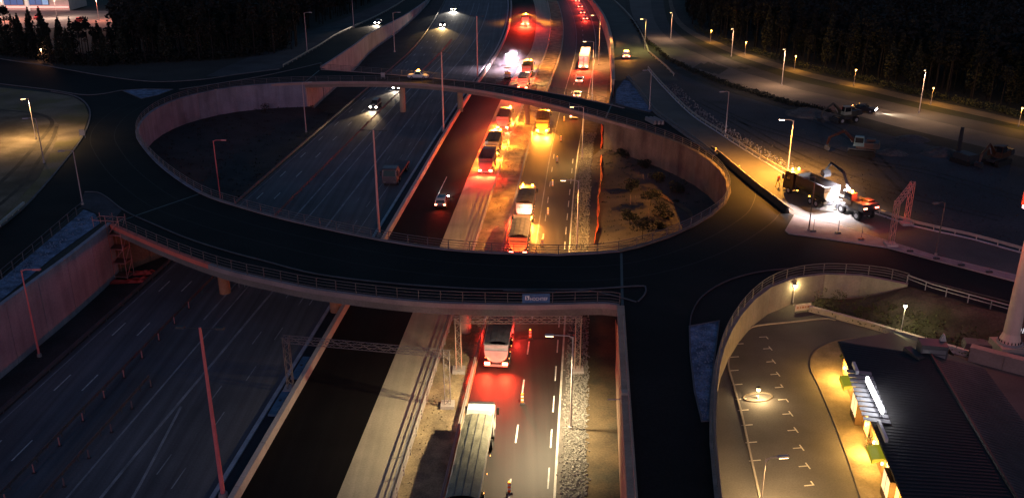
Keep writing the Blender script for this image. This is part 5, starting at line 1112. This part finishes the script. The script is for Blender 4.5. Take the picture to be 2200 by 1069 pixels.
# roof sign: a row of white tubes on a frame, seen from above
s0 = at(1862, 812, 8.75); s1 = at(1897, 884, 8.75); sg = bpy.data.objects.new('roof_sign', None); 
n_l = 11
fr = MB().cyl(s0 - Vector((0, 0, .45)), s1 - Vector((0, 0, .45)), .05, n=6).build('roof_sign_frame', DARKM, rt, world=True)
for k in range(n_l):
    q = s0.lerp(s1, (k + .5) / n_l); MB().box((q.x, q.y, q.z), (.2, .30, .42), rzf + math.pi / 2).build('sign_letter_light', glow('white_neon', (1, .95, .92), 12), fr, world=True)
    if k % 3 == 0: MB().cyl((q.x, q.y, q.z - .9), (q.x, q.y, q.z - .2), .04, n=5).build('bracket', DARKM, fr, world=True)
for k in (.2, .5, .8):
    q = s0.lerp(s1, k) + Vector((gn.x, gn.y, 0)) * .45; light('POINT', rt, q + Vector((0, 0, .1)) - Vector(rt.location), 9, (.92, .95, 1), .2)
for (px, py), l_ in (((1838, 790), 1.7), ((1896, 925), 2.6)):
    q = at(px, py, 8.1); MB().box((q.x, q.y, 8.1), (.22, l_, .35), rzf + math.pi / 2).build('roof_fin', mat('fin_white', (.6, .62, .66), .5, .05), rt, world=True)
q = at(1848, 850, 7.9)
for k in range(11):                                         # pale slats below the sign
    c_ = at(1848, 802, 7.85).lerp(at(1886, 905, 7.85), k / 10); MB().box((c_.x - .1, c_.y, c_.z + .13), (2.0, .55, .05), RAD(-14)).build('slat', mat('pale_slat', (.20, .21, .24), .6, .1), rt, world=True)
# ventilation unit on the roof
v = thing('ventilation_unit', 'grey ventilation unit with a sloped duct on the restaurant roof', 'ventilation', tuple(at(2000, 762, 8.9)), RAD(-10))
MB().box((0, 0, .6), (2.2, 1.5, 1.3)).build('housing', mat('vent_grey', (.07, .07, .075), .5, .1), v); MB().box((0, -.77, .7), (1.9, .05, .35)).build('louvre', mat('louvre_grey', (.2, .2, .2), .5, .1), v); MB().box((0, -.77, .25), (1.9, .05, .3)).build('louvre', MATS['louvre_grey'], v)
MB().box((-1.5, -.6, .2), (.7, 2.2, .5), .4).build('duct', DARKM, v); MB().box((.9, .5, 1.55), (.5, .4, .6), top=(.2, .9)).build('cowl', mat('cowl_pale', (.5, .45, .42), .5, .1), v)
for px, py, lab in [(2090, 745 + 10, None)]: pass
# lettering stub over the entrance at the edge of the picture
q = at(2196, 706, 7.2); r_ = thing('wall_sign', 'white script lettering at the end of the restaurant, cut by the picture edge', 'sign', (q.x, q.y, q.z), RAD(0))
tc = bpy.data.curves.new('sign_lettering', 'FONT'); tc.body = 'on'; tc.size = 1.1; tc.extrude = .04; tmp = bpy.data.objects.new('sign_lettering', tc); COL.objects.link(tmp)
lm = bpy.data.meshes.new_from_object(tmp.evaluated_get(bpy.context.evaluated_depsgraph_get())); bpy.data.objects.remove(tmp); lm.materials.clear(); lm.materials.append(glow('pale_letters', (.8, .8, .85), .5))
o = bpy.data.objects.new('sign_lettering', lm); COL.objects.link(o); o.parent = r_; o.location = (-.7, 0, -.2); o.rotation_euler = (RAD(60), 0, RAD(-45))
# dark planters and people-sized shrubs before the facade come with the plants
ped = at(2165, 752, 5.0); rt = thing('pylon_sign', 'tall pale pylon column with a red and white illuminated sign on top', 'pylon', (ped.x, ped.y, ZL))
PIL = mat('pylon_paint', (.72, .52, .42), .5, .06, 1, 6)
MB().box((0, 0, .75), (2.6, 2.6, 2.1)).build('pedestal', mat('pedestal_concrete', (.36, .29, .24), .85, .15, .6, 6), rt)
MB().cyl((0, 0, 1.8), (0, 0, 2.05), 1.15, n=24).build('base_plate', STEEL, rt)
for k in range(20): a = k * math.pi / 10; MB().cyl((1.02 * math.cos(a), 1.02 * math.sin(a), 2.05), (1.02 * math.cos(a), 1.02 * math.sin(a), 2.28), .05, n=6).build('bolt', DARKM, rt)
MB().cyl((0, 0, 2.05), (0, 0, 2.9), 1.0, .74, n=24).build('flange', PIL, rt); MB().cyl((0, 0, 2.9), (0, 0, 17.5), .74, .6, n=24).build('column', PIL, rt)
MB().box((0, 0, 17.6), (3.6, 1.2, 3.2), RAD(25)).build('sign_cabinet', glow('sign_red', (1, .03, .05), 2.2), rt)
MB().box((0, 0, 15.9), (3.3, 1.1, .5), RAD(25)).build('sign_band', glow('sign_pink', (1, .55, .6), 4), rt)
light('POINT', rt, (-2.6, 2.6, 16.6), 600, (1, .10, .08), .6, name='sign_glow')
light('POINT', rt, (-2.0, -2.6, 16.6), 260, (1, .40, .28), .6, name='sign_glow')
b = tag(MB().box((0, 0, .45), (4.0, 2.0, .9), top=(.85, .7)).build('tarp_covered_stack', mat('grey_tarp', (.12, .115, .12), .8, .15, 1, 6)), 'grey tarpaulin-covered stack beside the pylon pedestal', 'stack', kind='thing'); b.location = at(2110, 752, ZL + .3); b.rotation_euler = (0, 0, RAD(-14))
bn = thing('banner_board', 'white cloth banner leaning at the end of the low parking wall', 'banner', tuple(at(1724, 669, ZL)), RAD(14))
MB().box((0, 0, .55), (1.9, .05, .75)).build('cloth', mat('banner_cloth', (.62, .56, .48), .7, .1, 2, 8), bn)
for k, wv in enumerate((.22, .12, .3, .16, .24)): MB().box((-.65 + k * .32, -.032, .55), (wv, .01, .24)).build('print_mark', mat('print_orange', (.42, .22, .12), .7, .1), bn)
for s in (-1, 1): MB().cyl((s * .9, .02, 0), (s * .9, .02, 1.05), .03, n=5).build('leg', STEEL, bn)
MB().box((0, 0, 0), (.01, .01, .01))

# ================================================================ PLANTS AND FOREST
LEAF = mat('dark_foliage', (.014, .018, .010), .8, .35, 1.2, 5); LEAF2 = mat('pine_foliage', (.007, .009, .0065), .85, .35, 1.0, 5); BARK = mat('bark', (.010, .008, .007), .9, .25, 2, 8); LEAFY = mat('shrub_foliage', (.045, .052, .02), .8, .3, 1.2, 5)
def leaf_cloud(mb, c, rx, rz, n, size, shape='ball'):
    for _ in range(n):
        while True:
            d = Vector((random.uniform(-1, 1), random.uniform(-1, 1), random.uniform(-1, 1)))
            if d.length <= 1: break
        d = d.normalized() * (d.length ** .5)
        if shape == 'cone': k = (1 - (d.z + 1) / 2) ** .8; d.x *= k; d.y *= k
        p = Vector(c) + Vector((d.x * rx, d.y * rx, d.z * rz))
        a = Vector((random.gauss(0, 1), random.gauss(0, 1), random.gauss(0, .6))).normalized(); b = a.cross(Vector((random.gauss(0, 1), random.gauss(0, 1), random.gauss(0, 1)))).normalized()
        s = size * random.uniform(.6, 1.3); mb.add([p - a * s, p + b * s * .55, p + a * s, p - b * s * .55], [(0, 1, 2, 3)])
def tree_protos(kind):
    out = []
    for v_ in range(4):
        h = random.uniform(11, 14); tr = MB(); lean = random.uniform(-.4, .4); tr.cyl((0, 0, 0), (lean * .5, 0, h * .55), .19, .13, 7); tr.cyl((lean * .5, 0, h * .55), (lean, .1, h * .95), .13, .04, 6)
        cr = MB()
        if kind == 'pine':
            for k in range(9):
                z = h * random.uniform(.5, .98); a = random.uniform(0, 6.28); rr = random.uniform(.3, 1.5) * (1.25 - z / h); q = (lean * z / h + rr * math.cos(a), rr * math.sin(a), z)
                tr.cyl((lean * z / h, 0, z - .4), q, .05, .02, 4); leaf_cloud(cr, q, random.uniform(.8, 1.4), random.uniform(.5, .9), 60, .34)
        else:
            leaf_cloud(cr, (lean * .7, 0, h * .56), 2.3, h * .46, 620, .36, 'cone')
        t_ = tr.mesh('trunk'); t_.materials.append(BARK); c_ = cr.mesh('crown'); c_.materials.append(LEAF2 if kind == 'pine' else LEAF); out.append((t_, c_))
    return out
PINES = tree_protos('pine'); SPRUCES = tree_protos('spruce')
def plant_tree(x, y, z, s, label, group, kind=None):
    t_, c_ = random.choice(PINES if (kind or random.choice(('p', 'p', 's'))) == 'p' else SPRUCES)
    r_ = thing('pine_tree' if t_ in [q[0] for q in PINES] else 'spruce_tree', label, 'tree', (x, y, z), random.uniform(0, 6.28), group); r_.scale = (s, s, s * random.uniform(.9, 1.1))
    a = link('trunk', t_, r_); b = link('crown', c_, r_); return r_
# front rows of the forest on the left, between the curved road and the lit shops
FL = []
for _ in range(4000):
    px = random.uniform(-40, 640); u = random.random()
    y_base = interp([(-60, 118), (60, 128), (130, 142), (240, 143), (350, 136), (480, 130), (580, 118), (700, 92), (900, 10)])(px) - 2 - u * 26
    q = on(px, y_base)
    if all((q.x - a.x) ** 2 + (q.y - a.y) ** 2 > 9.5 for a in FL): FL.append(q)
    if len(FL) >= 150: break
for q in FL:
    if 95 < (q.x + 125) * 0 + 0: pass
    lim = .9 if q.x < -98 else 1.05
    plant_tree(q.x, q.y, zp(q.y) - .1, lim * random.uniform(.55, 1.12), 'dark tree in the front rows of the forest beyond the ring road', 'front trees of the forest on the left', kind=(random.choice('ssp') if q.x < -98 else None))
FR = []
edge_r = interp([(1455, 30), (1500, 68), (1540, 84), (1600, 108), (1660, 127), (1722, 146), (1800, 165), (1866, 179), (1936, 196), (2036, 218), (2136, 240), (2240, 264)])
for _ in range(5000):
    px = random.uniform(1475, 2240); q = on(px, edge_r(px) - 7 - random.random() * 20)
    if all((q.x - a.x) ** 2 + (q.y - a.y) ** 2 > 8.5 for a in FR): FR.append(q)
    if len(FR) >= 105: break
for q in FR: plant_tree(q.x, q.y, zp(q.y) - .1, random.uniform(.7, 1.1), 'dark tree at the forest edge above the lamp-lit footpath', 'front trees of the forest on the right')
# the depth of both forests reads as one black mass
def mass(label, spots, hh):
    mb = MB()
    for x, y, z in spots:
        h = hh * random.uniform(.75, 1.1); mb.cyl((x, y, z), (x, y, z + h * .7), .16, .08, 4, caps=False); leaf_cloud(mb, (x, y, z + h * .68), 1.9, h * .36, 70, .62)
    return tag(mb.build('forest', LEAF2), label, 'forest', kind='stuff')
sp = []
for _ in range(9000):
    px = random.uniform(250, 860); lo = interp([(200, 112), (350, 106), (480, 100), (600, 88), (700, 62), (900, -5)])(px); py = random.uniform(-45, lo)
    if py > 45 or px > 330 + (45 - py) * 1.2:
        q = on(px, py)
        if q.x < WALLL(q.y) - 22: sp.append((q.x, q.y, zp(q.y)))
    if len(sp) > 900: break
mass('black depth of the forest on the left behind the front trees', sp, 12)
sp = []
for _ in range(9000):
    px = random.uniform(1475, 2260); e_ = edge_r(px) - 26
    if e_ < -45: continue
    py = random.uniform(-50, e_); q = on(px, py); sp.append((q.x, q.y, zp(q.y)))
    if len(sp) > 1300: break
mass('black depth of the forest on the right behind the footpath trees', sp, 12.5)
# undergrowth beside the footpath
mb = MB()
for _ in range(700):
    px = random.uniform(-40, 620); q = on(px, interp([(-60, 116), (60, 126), (130, 140), (240, 141), (350, 134), (480, 127), (580, 115), (700, 88)])(px) - random.random() * 16); leaf_cloud(mb, (q.x, q.y, zp(q.y) + .8), 1.5, 1.1, 16, .35)
tag(mb.build('undergrowth', LEAF2), 'low dark undergrowth along the forest edge above the ring road', 'undergrowth', kind='stuff')
mb = MB()
for _ in range(420):
    px = random.uniform(1490, 2220); q = on(px, edge_r(px) - random.random() * 7 + 1); leaf_cloud(mb, (q.x, q.y, zp(q.y) + .5), .9, .7, 14, .2)
tag(mb.build('undergrowth', LEAFY), 'low undergrowth lit by the path lamps at the forest edge', 'undergrowth', kind='stuff')
mb = MB()
for _ in range(500):
    t = random.random(); i = random.randint(2, 8); a, b = Vector((*R_LOW[i], 0)), Vector((*R_LOW[i + 1], 0)); q = a.lerp(b, t); w_ = on(q.x - 2, q.y + 4 + random.random() * 5); leaf_cloud(mb, (w_.x, w_.y, zp(w_.y) + .35), .7, .45, 10, .2)
tag(mb.build('hedge_growth', LEAF), 'dark low growth along the field side of the service road', 'hedge', kind='stuff')
mb = MB()
for _ in range(260):
    k = random.random(); i = random.randint(0, 2); q = bw[i].lerp(bw[i + 1], k); q2 = bt[i].lerp(bt[i + 1], k); e = random.random() ** 1.6 * .6; r3 = q.lerp(q2, e); leaf_cloud(mb, (r3.x, r3.y, ZL + .35 + 2.4 * e * e * (3 - 2 * e)), .5, .3, 12, .13)
tag(mb.build('bank_grass', LEAFY), 'rough green growth on the bank above the parking lot', 'grass', kind='stuff')
# young trees on the planted end of the opening
def shrub(label, p, h, r, n, m, group=None, name='young_tree'):
    r_ = thing(name, label, 'tree', tuple(p), random.uniform(0, 6), group)
    MB().cyl((0, 0, 0), (0, 0, h * .6), .05, .03, 6).build('trunk', BARK, r_); mb = MB()
    for k in range(6):
        a = random.uniform(0, 6.28); leaf_cloud(mb, (r * .5 * math.cos(a), r * .5 * math.sin(a), h * random.uniform(.35, .85)), r * .62, h * .22, n // 6, .15)
    mb.build('crown', m, r_)
    return r_
def zi(p): return 1.0 if p.x > 17 else .35
YT = [(1340, 342, 2.1, 'young tree closest to the tan curved wall'), (1383, 364, 1.9, 'young tree left of the drain bend near the wall'), (1410, 396, 2.2, 'young tree in the middle of the planted ground near the wall'), (1357, 408, 2.0, 'young tree above the wooden stakes on the planted ground'), (1454, 417, 2.4, 'young tree nearest the dark slope'), (1398, 440, 2.6, 'large young tree in the centre of the planted ground'), (1424, 468, 2.6, 'broad young tree towards the railing bend'), (1353, 477, 2.1, 'young tree near the orange mesh fence'), (1380, 510, 3.0, 'largest young tree right behind the inner railing'), (1420, 492, 1.1, 'tiny shrub beside the broad young tree'), (1450, 437, .9, 'tiny shrub by the bark path')]
for px, py, h, lab in YT: p = at(px, py, .9); p.z = .55; shrub(lab, p, h * 1.1, h * .6, 720, mat('shrub_dark_foliage', (.014, .02, .011), .85, .35, 1.2, 5), 'young planted trees')
p = at(570, 246, 1.2); shrub('single small spruce on the dark floor before the curved bluish wall', p, 2.6, .9, 200, LEAF, name='small_spruce')
STK = mat('stake_wood', (.32, .22, .15), .8, .2)
for i, (px, py) in enumerate([(1385, 385), (1358, 432), (1408, 420), (1397, 462)]):
    p = at(px, py, .9); p.z = .5; r_ = thing('tree_stakes', ['wooden tree stakes near the wall', 'wooden tree stakes by the orange mesh fence', 'wooden tree stakes in the middle of the planted ground', 'wooden tree stakes beside the large young tree'][i], 'stakes', tuple(p), 0, 'wooden stakes on the planted ground')
    for k in range(3): a = k * 2.1; MB().cyl((.5 * math.cos(a), .5 * math.sin(a), 0), (.5 * math.cos(a), .5 * math.sin(a), 1.3), .035, n=5).build('stake', STK, r_)
for px, py, h, lab in [(1862, 905, 1.4, 'dark bush against the restaurant wall between the awnings'), (1875, 965, 1.1, 'dark bush on the forecourt under the lower awning'), (1815, 777, .8, 'small yellow-lit bush at the corner of the restaurant')]:
    shrub(lab, at(px, py, ZL + .06), h, h * .6, 160, LEAF if px > 1820 else LEAFY, name='bush')
# loose rocks at the field edge of the slip road
sp = []
for _ in range(900):
    i = random.randint(1, 4); a, b = at(*SL_R[i], ZR), at(*SL_R[i + 1], ZR); q = a.lerp(b, random.random()); sp.append((q.x + random.uniform(.6, 3.2), q.y + random.uniform(.3, 3.0), ZR + .02))
stones('rocks', 'loose pale rocks at the field edge of the slip road', sp, mat('rock_grey', (.16, .155, .16), .9, .3), .08, .24)
sp = []
for _ in range(1600):
    q = at(random.uniform(1500, 2250), random.uniform(230, 540), ZR)
    if q.y < 205: sp.append((q.x, q.y, ZR + .02))
def inside(x, y, poly):
    r = False; n = len(poly)
    for i in range(n):
        a, b = poly[i], poly[i - 1]
        if (a.y > y) != (b.y > y) and x < (b.x - a.x) * (y - a.y) / (b.y - a.y) + a.x: r = not r
    return r
sp = [q for q in sp if inside(q[0], q[1], fld)]
stones('clods', 'clods and stones scattered over the dark field', sp, FIELD, .05, .16)

# ================================================================ LIT SHOPS FAR LEFT
rt = thing('shop_building', 'long lit commercial building with pale columns and blue windows at the top edge', 'building', (-185, 352, zp(352)))
SB = mat('shop_wall', (.55, .52, .50), .7, .1); bx0, bx1, by = -240, -166, 353.0; bz = zp(by)
MB().box(((bx0 + bx1) / 2, by + 8, bz + 4), (bx1 - bx0, 15, 8)).build('wall', SB, rt, world=True)
k = 0; x = bx0 + 3
while x < bx1 - 6:
    fr = MB().box((x + 3.6, by + .35, bz + 3.6), (7.4, .3, 3.2)).build('window', DARKM, rt, world=True)
    for s in range(3): MB().box((x + 1.2 + s * 2.4, by + .15, bz + 3.6), (2.2, .1, 2.9)).build('pane', glow('blue_window', (.05, .12, .32), .5) if (s + k) % 4 else glow('pale_window', (.2, .36, .6), .6), fr, world=True)
    MB().box((x - .6, by - .2, bz + 4), (1.1, 1.0, 8)).build('column', glow('lit_column', (.9, .8, .7), .35), rt, world=True); x += 9.4; k += 1  # columns glow themselves in place of light falling on them
MB().box(((bx0 + bx1) / 2, by - .3, bz + 1.3), (bx1 - bx0, .6, .5)).build('canopy', glow('red_canopy', (1, .35, .3), 1.5), rt, world=True)
struct('forecourt_far', MB().add([(-260, 296, zp(296) + .05), (-112, 296, zp(296) + .05), (-112, 352, zp(352) + .05), (-260, 352, zp(352) + .05)], [(0, 1, 2, 3)]), mat('far_forecourt', (.30, .24, .22), .85, .2, .1, 3))
for i, x in enumerate((-205, -187, -172, -158, -140, -124)):
    y = 318 + 8 * (i % 2); mast('shop_lamp', 'bright lamp on the forecourt of the far shops, ' + ORD[i] + ' from the picture edge', (x, y, zp(y)), 7, STEELP, 'lantern', lit=(3600, 3200, 2600, 2200, 1500, 1200)[i], col=((1, .30, .18), (1, .80, .62))[i % 2], em=E_WHT, r=.09, group='lamps of the far shop forecourt')
cc = [(.7, .1, .08), (.8, .78, .75), (.75, .72, .7), (.6, .05, .05), (.12, .2, .5), (.8, .8, .8), (.5, .06, .06), (.7, .7, .7)]
base = car('bright red car parked nearest the building on the far forecourt', -200, 325, .4, z=zp(325) + .06, col=cc[0], tail=True, group='cars parked before the far shops')
for i in range(9):
    x = -208 + i * 9.0 + random.uniform(-1, 1); y = 306 + (i % 3) * 9 + random.uniform(-1, 1)
    c_ = car(['white', 'pale grey', 'dark red', 'blue', 'clean white', 'deep red', 'silver grey', 'orange red', 'cream white'][i] + ' car, ' + ORD[i] + ' from the picture edge on the far forecourt', x, y, random.choice((.3, 3.4)), z=zp(y) + .06, col=cc[(i + 1) % 8], tail=i % 3 == 0, group='cars parked before the far shops')
# glow of a hidden lamp among the trees on the left
mast('street_lamp', 'small reddish lamp shining between the forest trees', on(92, 131), 2.6, STEELP, 'lantern', lit=120, col=(1, .42, .2), em=glow('reddish_lamp', (1, .5, .25), 12), r=.06)

# ================================================================ SURFACE DETAIL
SEAM = mat('paving_seam', (.017, .016, .016), .8, .3, 2, 8)
N_in = normals2(inner, True); ctr = Vector((-18, 150, 0))
for d_ in (3.6, 7.4):
    pth = []
    for p_, n_ in zip(inner, N_in):
        n2 = n_ if (p_ - ctr).dot(n_) > 0 else -n_
        pth.append(p_ + n2 * d_)
    tag(ribbon(pth, .05, .05, .026, closed=True).build('paving_seam', SEAM), kind='structure')
for a_, b_ in ((bend_front_left + Vector((.6, .4, 0)), end_left[0] + Vector((.4, 0, 0))), (corner_fr + Vector((.2, 0, 0)), end_right[-1] + Vector((.2, -.5, 0))), (end_left[-1], Vector((WALLL(213), 212, ZR))), (end_right[0], Vector((WALLR(196) - 2, 178, ZR)))):
    q_ = [Vector((a_.x, a_.y, ZR)), Vector((b_.x, b_.y, ZR))]; tag(ribbon(q_, .14, .14, .028).build('expansion_joint', mat('joint_steel', (.05, .05, .05), .5, .2)), kind='structure')
# tyre ruts and soil heaps in the field
RUT = mat('field_rut', (.028, .026, .028), .95, .4, .6, 6, bump=.5)
for px in ([(1500, 215), (1600, 262), (1720, 300), (1860, 345), (2000, 372), (2200, 430)], [(1560, 250), (1680, 318), (1800, 372), (1950, 420), (2150, 470)], [(1700, 240), (1790, 275), (1850, 310), (1900, 360), (1960, 420)]):
    c_ = smooth_path([at(x, y, ZR) for x, y in px], 6)
    for o_ in (-.95, .95): nn = normals2(c_); tag(ribbon([p_ + n_ * o_ for p_, n_ in zip(c_, nn)], .25, .25, .03).build('wheel_rut', RUT), kind='structure')
for i, (px, py, r_, h_) in enumerate([(1735, 246, 5.0, 1.3), (1770, 252, 3.6, .9), (2020, 330, 3.4, 1.1), (1915, 330, 2.6, .8), (1960, 300, 3.0, .8)]):
    c_ = on(px, py); mb = MB(); K = 14; vs = []
    for j in range(6):
        rr = r_ * (1 - j / 5.0)
        for k in range(K): a = 2 * math.pi * k / K; q = rr * random.uniform(.85, 1.15); vs.append((q * math.cos(a), q * math.sin(a) * .8, h_ * (1 - (1 - j / 5.0) ** 1.6) * random.uniform(.88, 1.1) if j else -.05))
    for j in range(5):
        for k in range(K): mb.f.append((j * K + k, j * K + (k + 1) % K, (j + 1) * K + (k + 1) % K, (j + 1) * K + k))
    mb.v = vs; o = mb.build('soil_heap', mat('heap_soil', (.085, .078, .076), .95, .4, .5, 4, bump=.6)); o.location = c_
    tag(o, ['largest pale soil heap beside the service road', 'second soil heap beside the service road', 'soil heap near the tall piling rig', 'soil heap beside the red excavator', 'soil heap in the middle of the dark field'][i], 'heap', 'soil heaps in the field', 'thing')
mb = MB()
for _ in range(420):
    a, b = random.choice(end_right), random.random(); y_ = a.y; e_ = Vector((GRAV(y_) + 1.0, y_, 0)); q = e_.lerp(Vector((a.x, a.y, 0)), b * .95); leaf_cloud(mb, (q.x, q.y, .1 + 1.6 * (b * b * (3 - 2 * b))), .35, .18, 7, .11)
for _ in range(500):
    a, b = random.choice(end_left), random.random(); y_ = a.y; e_ = Vector((LRAIL(y_) - 1.0, y_, 0)); q = e_.lerp(Vector((a.x, a.y, 0)), b * .95); leaf_cloud(mb, (q.x, q.y, .1 + 1.8 * (b * b * (3 - 2 * b))), .4, .2, 7, .13)
tag(mb.build('weeds', LEAF), 'thin weeds growing on the soil inside the roundabout opening', 'weeds', kind='stuff')
for px in ([(1481, 702), (1545, 690), (1536, 760), (1526, 840), (1524, 905), (1508, 906), (1492, 840), (1483, 760)], [(1341, 172), (1352, 175), (1404, 238), (1396, 242), (1330, 226), (1322, 222), (1324, 195)], [(262, 195), (310, 192), (372, 193), (340, 205), (304, 213)]):
    tag(beam([at(x, y, ZR) for x, y in px], .07, .07, .02, .15, closed=True).build('gore_kerb', mat('gore_kerb_stone', (.10, .11, .13), .85, .2, .8, 8)), kind='structure')
sp = []
for _ in range(700):
    poly = random.choice(([(1483, 705), (1540, 695), (1524, 900), (1508, 900)], [(1335, 185), (1352, 180), (1400, 238), (1330, 224)], [(0, 610), (165, 470), (200, 470), (40, 600)]))
    a, b, c2, d2 = [at(x, y, ZR) for x, y in poly]; u, v = random.random(), random.random(); q = a.lerp(b, u).lerp(d2.lerp(c2, u), v); sp.append((q.x, q.y, ZR + .05))
stones('gore_stones', 'small pale stones scattered on the blue gores and slope', sp, mat('gore_stone', (.20, .25, .33), .9, .3), .05, .13)

# ================================================================ STEAM OF THE HOT ASPHALT, MIST ADDED FOR LAMP GLOW
def vapour(name, label, dens, col, loc, size, rz=0.0):
    hm = bpy.data.materials.new(name); hm.use_nodes = True; ht = hm.node_tree; N = ht.nodes; K = ht.links
    for n_ in list(N):
        if n_.type != 'OUTPUT_MATERIAL': N.remove(n_)
    pv = N.new('ShaderNodeVolumePrincipled'); pv.inputs['Color'].default_value = (*col, 1); pv.inputs['Anisotropy'].default_value = .2
    tcn = N.new('ShaderNodeTexCoord'); ln = N.new('ShaderNodeVectorMath'); ln.operation = 'LENGTH'; K.new(tcn.outputs['Object'], ln.inputs[0])
    mr = N.new('ShaderNodeMapRange'); mr.inputs[1].default_value = 0.05; mr.inputs[2].default_value = 1.0; mr.inputs[3].default_value = 1.0; mr.inputs[4].default_value = 0.0; K.new(ln.outputs['Value'], mr.inputs[0])
    pw = N.new('ShaderNodeMath'); pw.operation = 'POWER'; pw.inputs[1].default_value = 1.7; K.new(mr.outputs[0], pw.inputs[0])
    nz = N.new('ShaderNodeTexNoise'); nz.inputs['Scale'].default_value = 2.6; K.new(tcn.outputs['Object'], nz.inputs['Vector'])
    m1 = N.new('ShaderNodeMath'); m1.operation = 'MULTIPLY'; K.new(pw.outputs[0], m1.inputs[0]); K.new(nz.outputs['Fac'], m1.inputs[1])
    m2 = N.new('ShaderNodeMath'); m2.operation = 'MULTIPLY'; m2.inputs[1].default_value = dens * 2; K.new(m1.outputs[0], m2.inputs[0]); K.new(m2.outputs[0], pv.inputs['Density'])
    K.new(pv.outputs[0], [n_ for n_ in N if n_.type == 'OUTPUT_MATERIAL'][0].inputs['Volume'])
    mb = MB(); mb.dome((0, 0, 0), 1, 1, 20, 8); n0 = len(mb.v); lower = [(x, y, -z * .02 - .001) for x, y, z in mb.v]; mb.add(lower, [tuple(reversed(f)) for f in mb.f])
    o = mb.build(name, hm); o.location = loc; o.scale = size; o.rotation_euler = (0, 0, rz)
    return tag(o, label, 'steam', kind='stuff')
vapour('steam', 'pale steam rising from hot asphalt around the floodlit paving machine', .035, (.95, .9, .95), (bar(254) + 7, 254, .3), (9, 18, 9), heading(bar, 254))
vapour('glow_mist', 'mist added for lamp glow over the trucks queueing on black asphalt', .034, (.95, .92, .9), (bar(172) + 11, 172, .3), (11, 36, 8), heading(bar, 172))  # this and the mists below are added to give lamps a halo
vapour('glow_mist', 'mist added for lamp glow over the trucks queueing beside the right guardrail', .034, (.95, .92, .9), (bar(126) + 19.5, 126, .3), (9, 24, 7), heading(bar, 126))
vapour('glow_mist', 'mist added for lamp glow around the yellow tipper below the far bridge', .034, (.95, .92, .9), (bar(182) + 19.5, 180, .3), (7, 12, 6), heading(bar, 182))
vapour('glow_mist', 'mist added for lamp glow around the distant tipper with the glowing red rear', .034, (.95, .92, .9), (bar(334) + 6, 334, .3), (10, 24, 8), heading(bar, 334))
vapour('glow_mist', 'mist added for lamp glow over the distant queue of red-lit cars', .026, (.95, .92, .9), (REDGE(365) - 4, 365, .3), (9, 50, 7), heading(REDGE, 365))
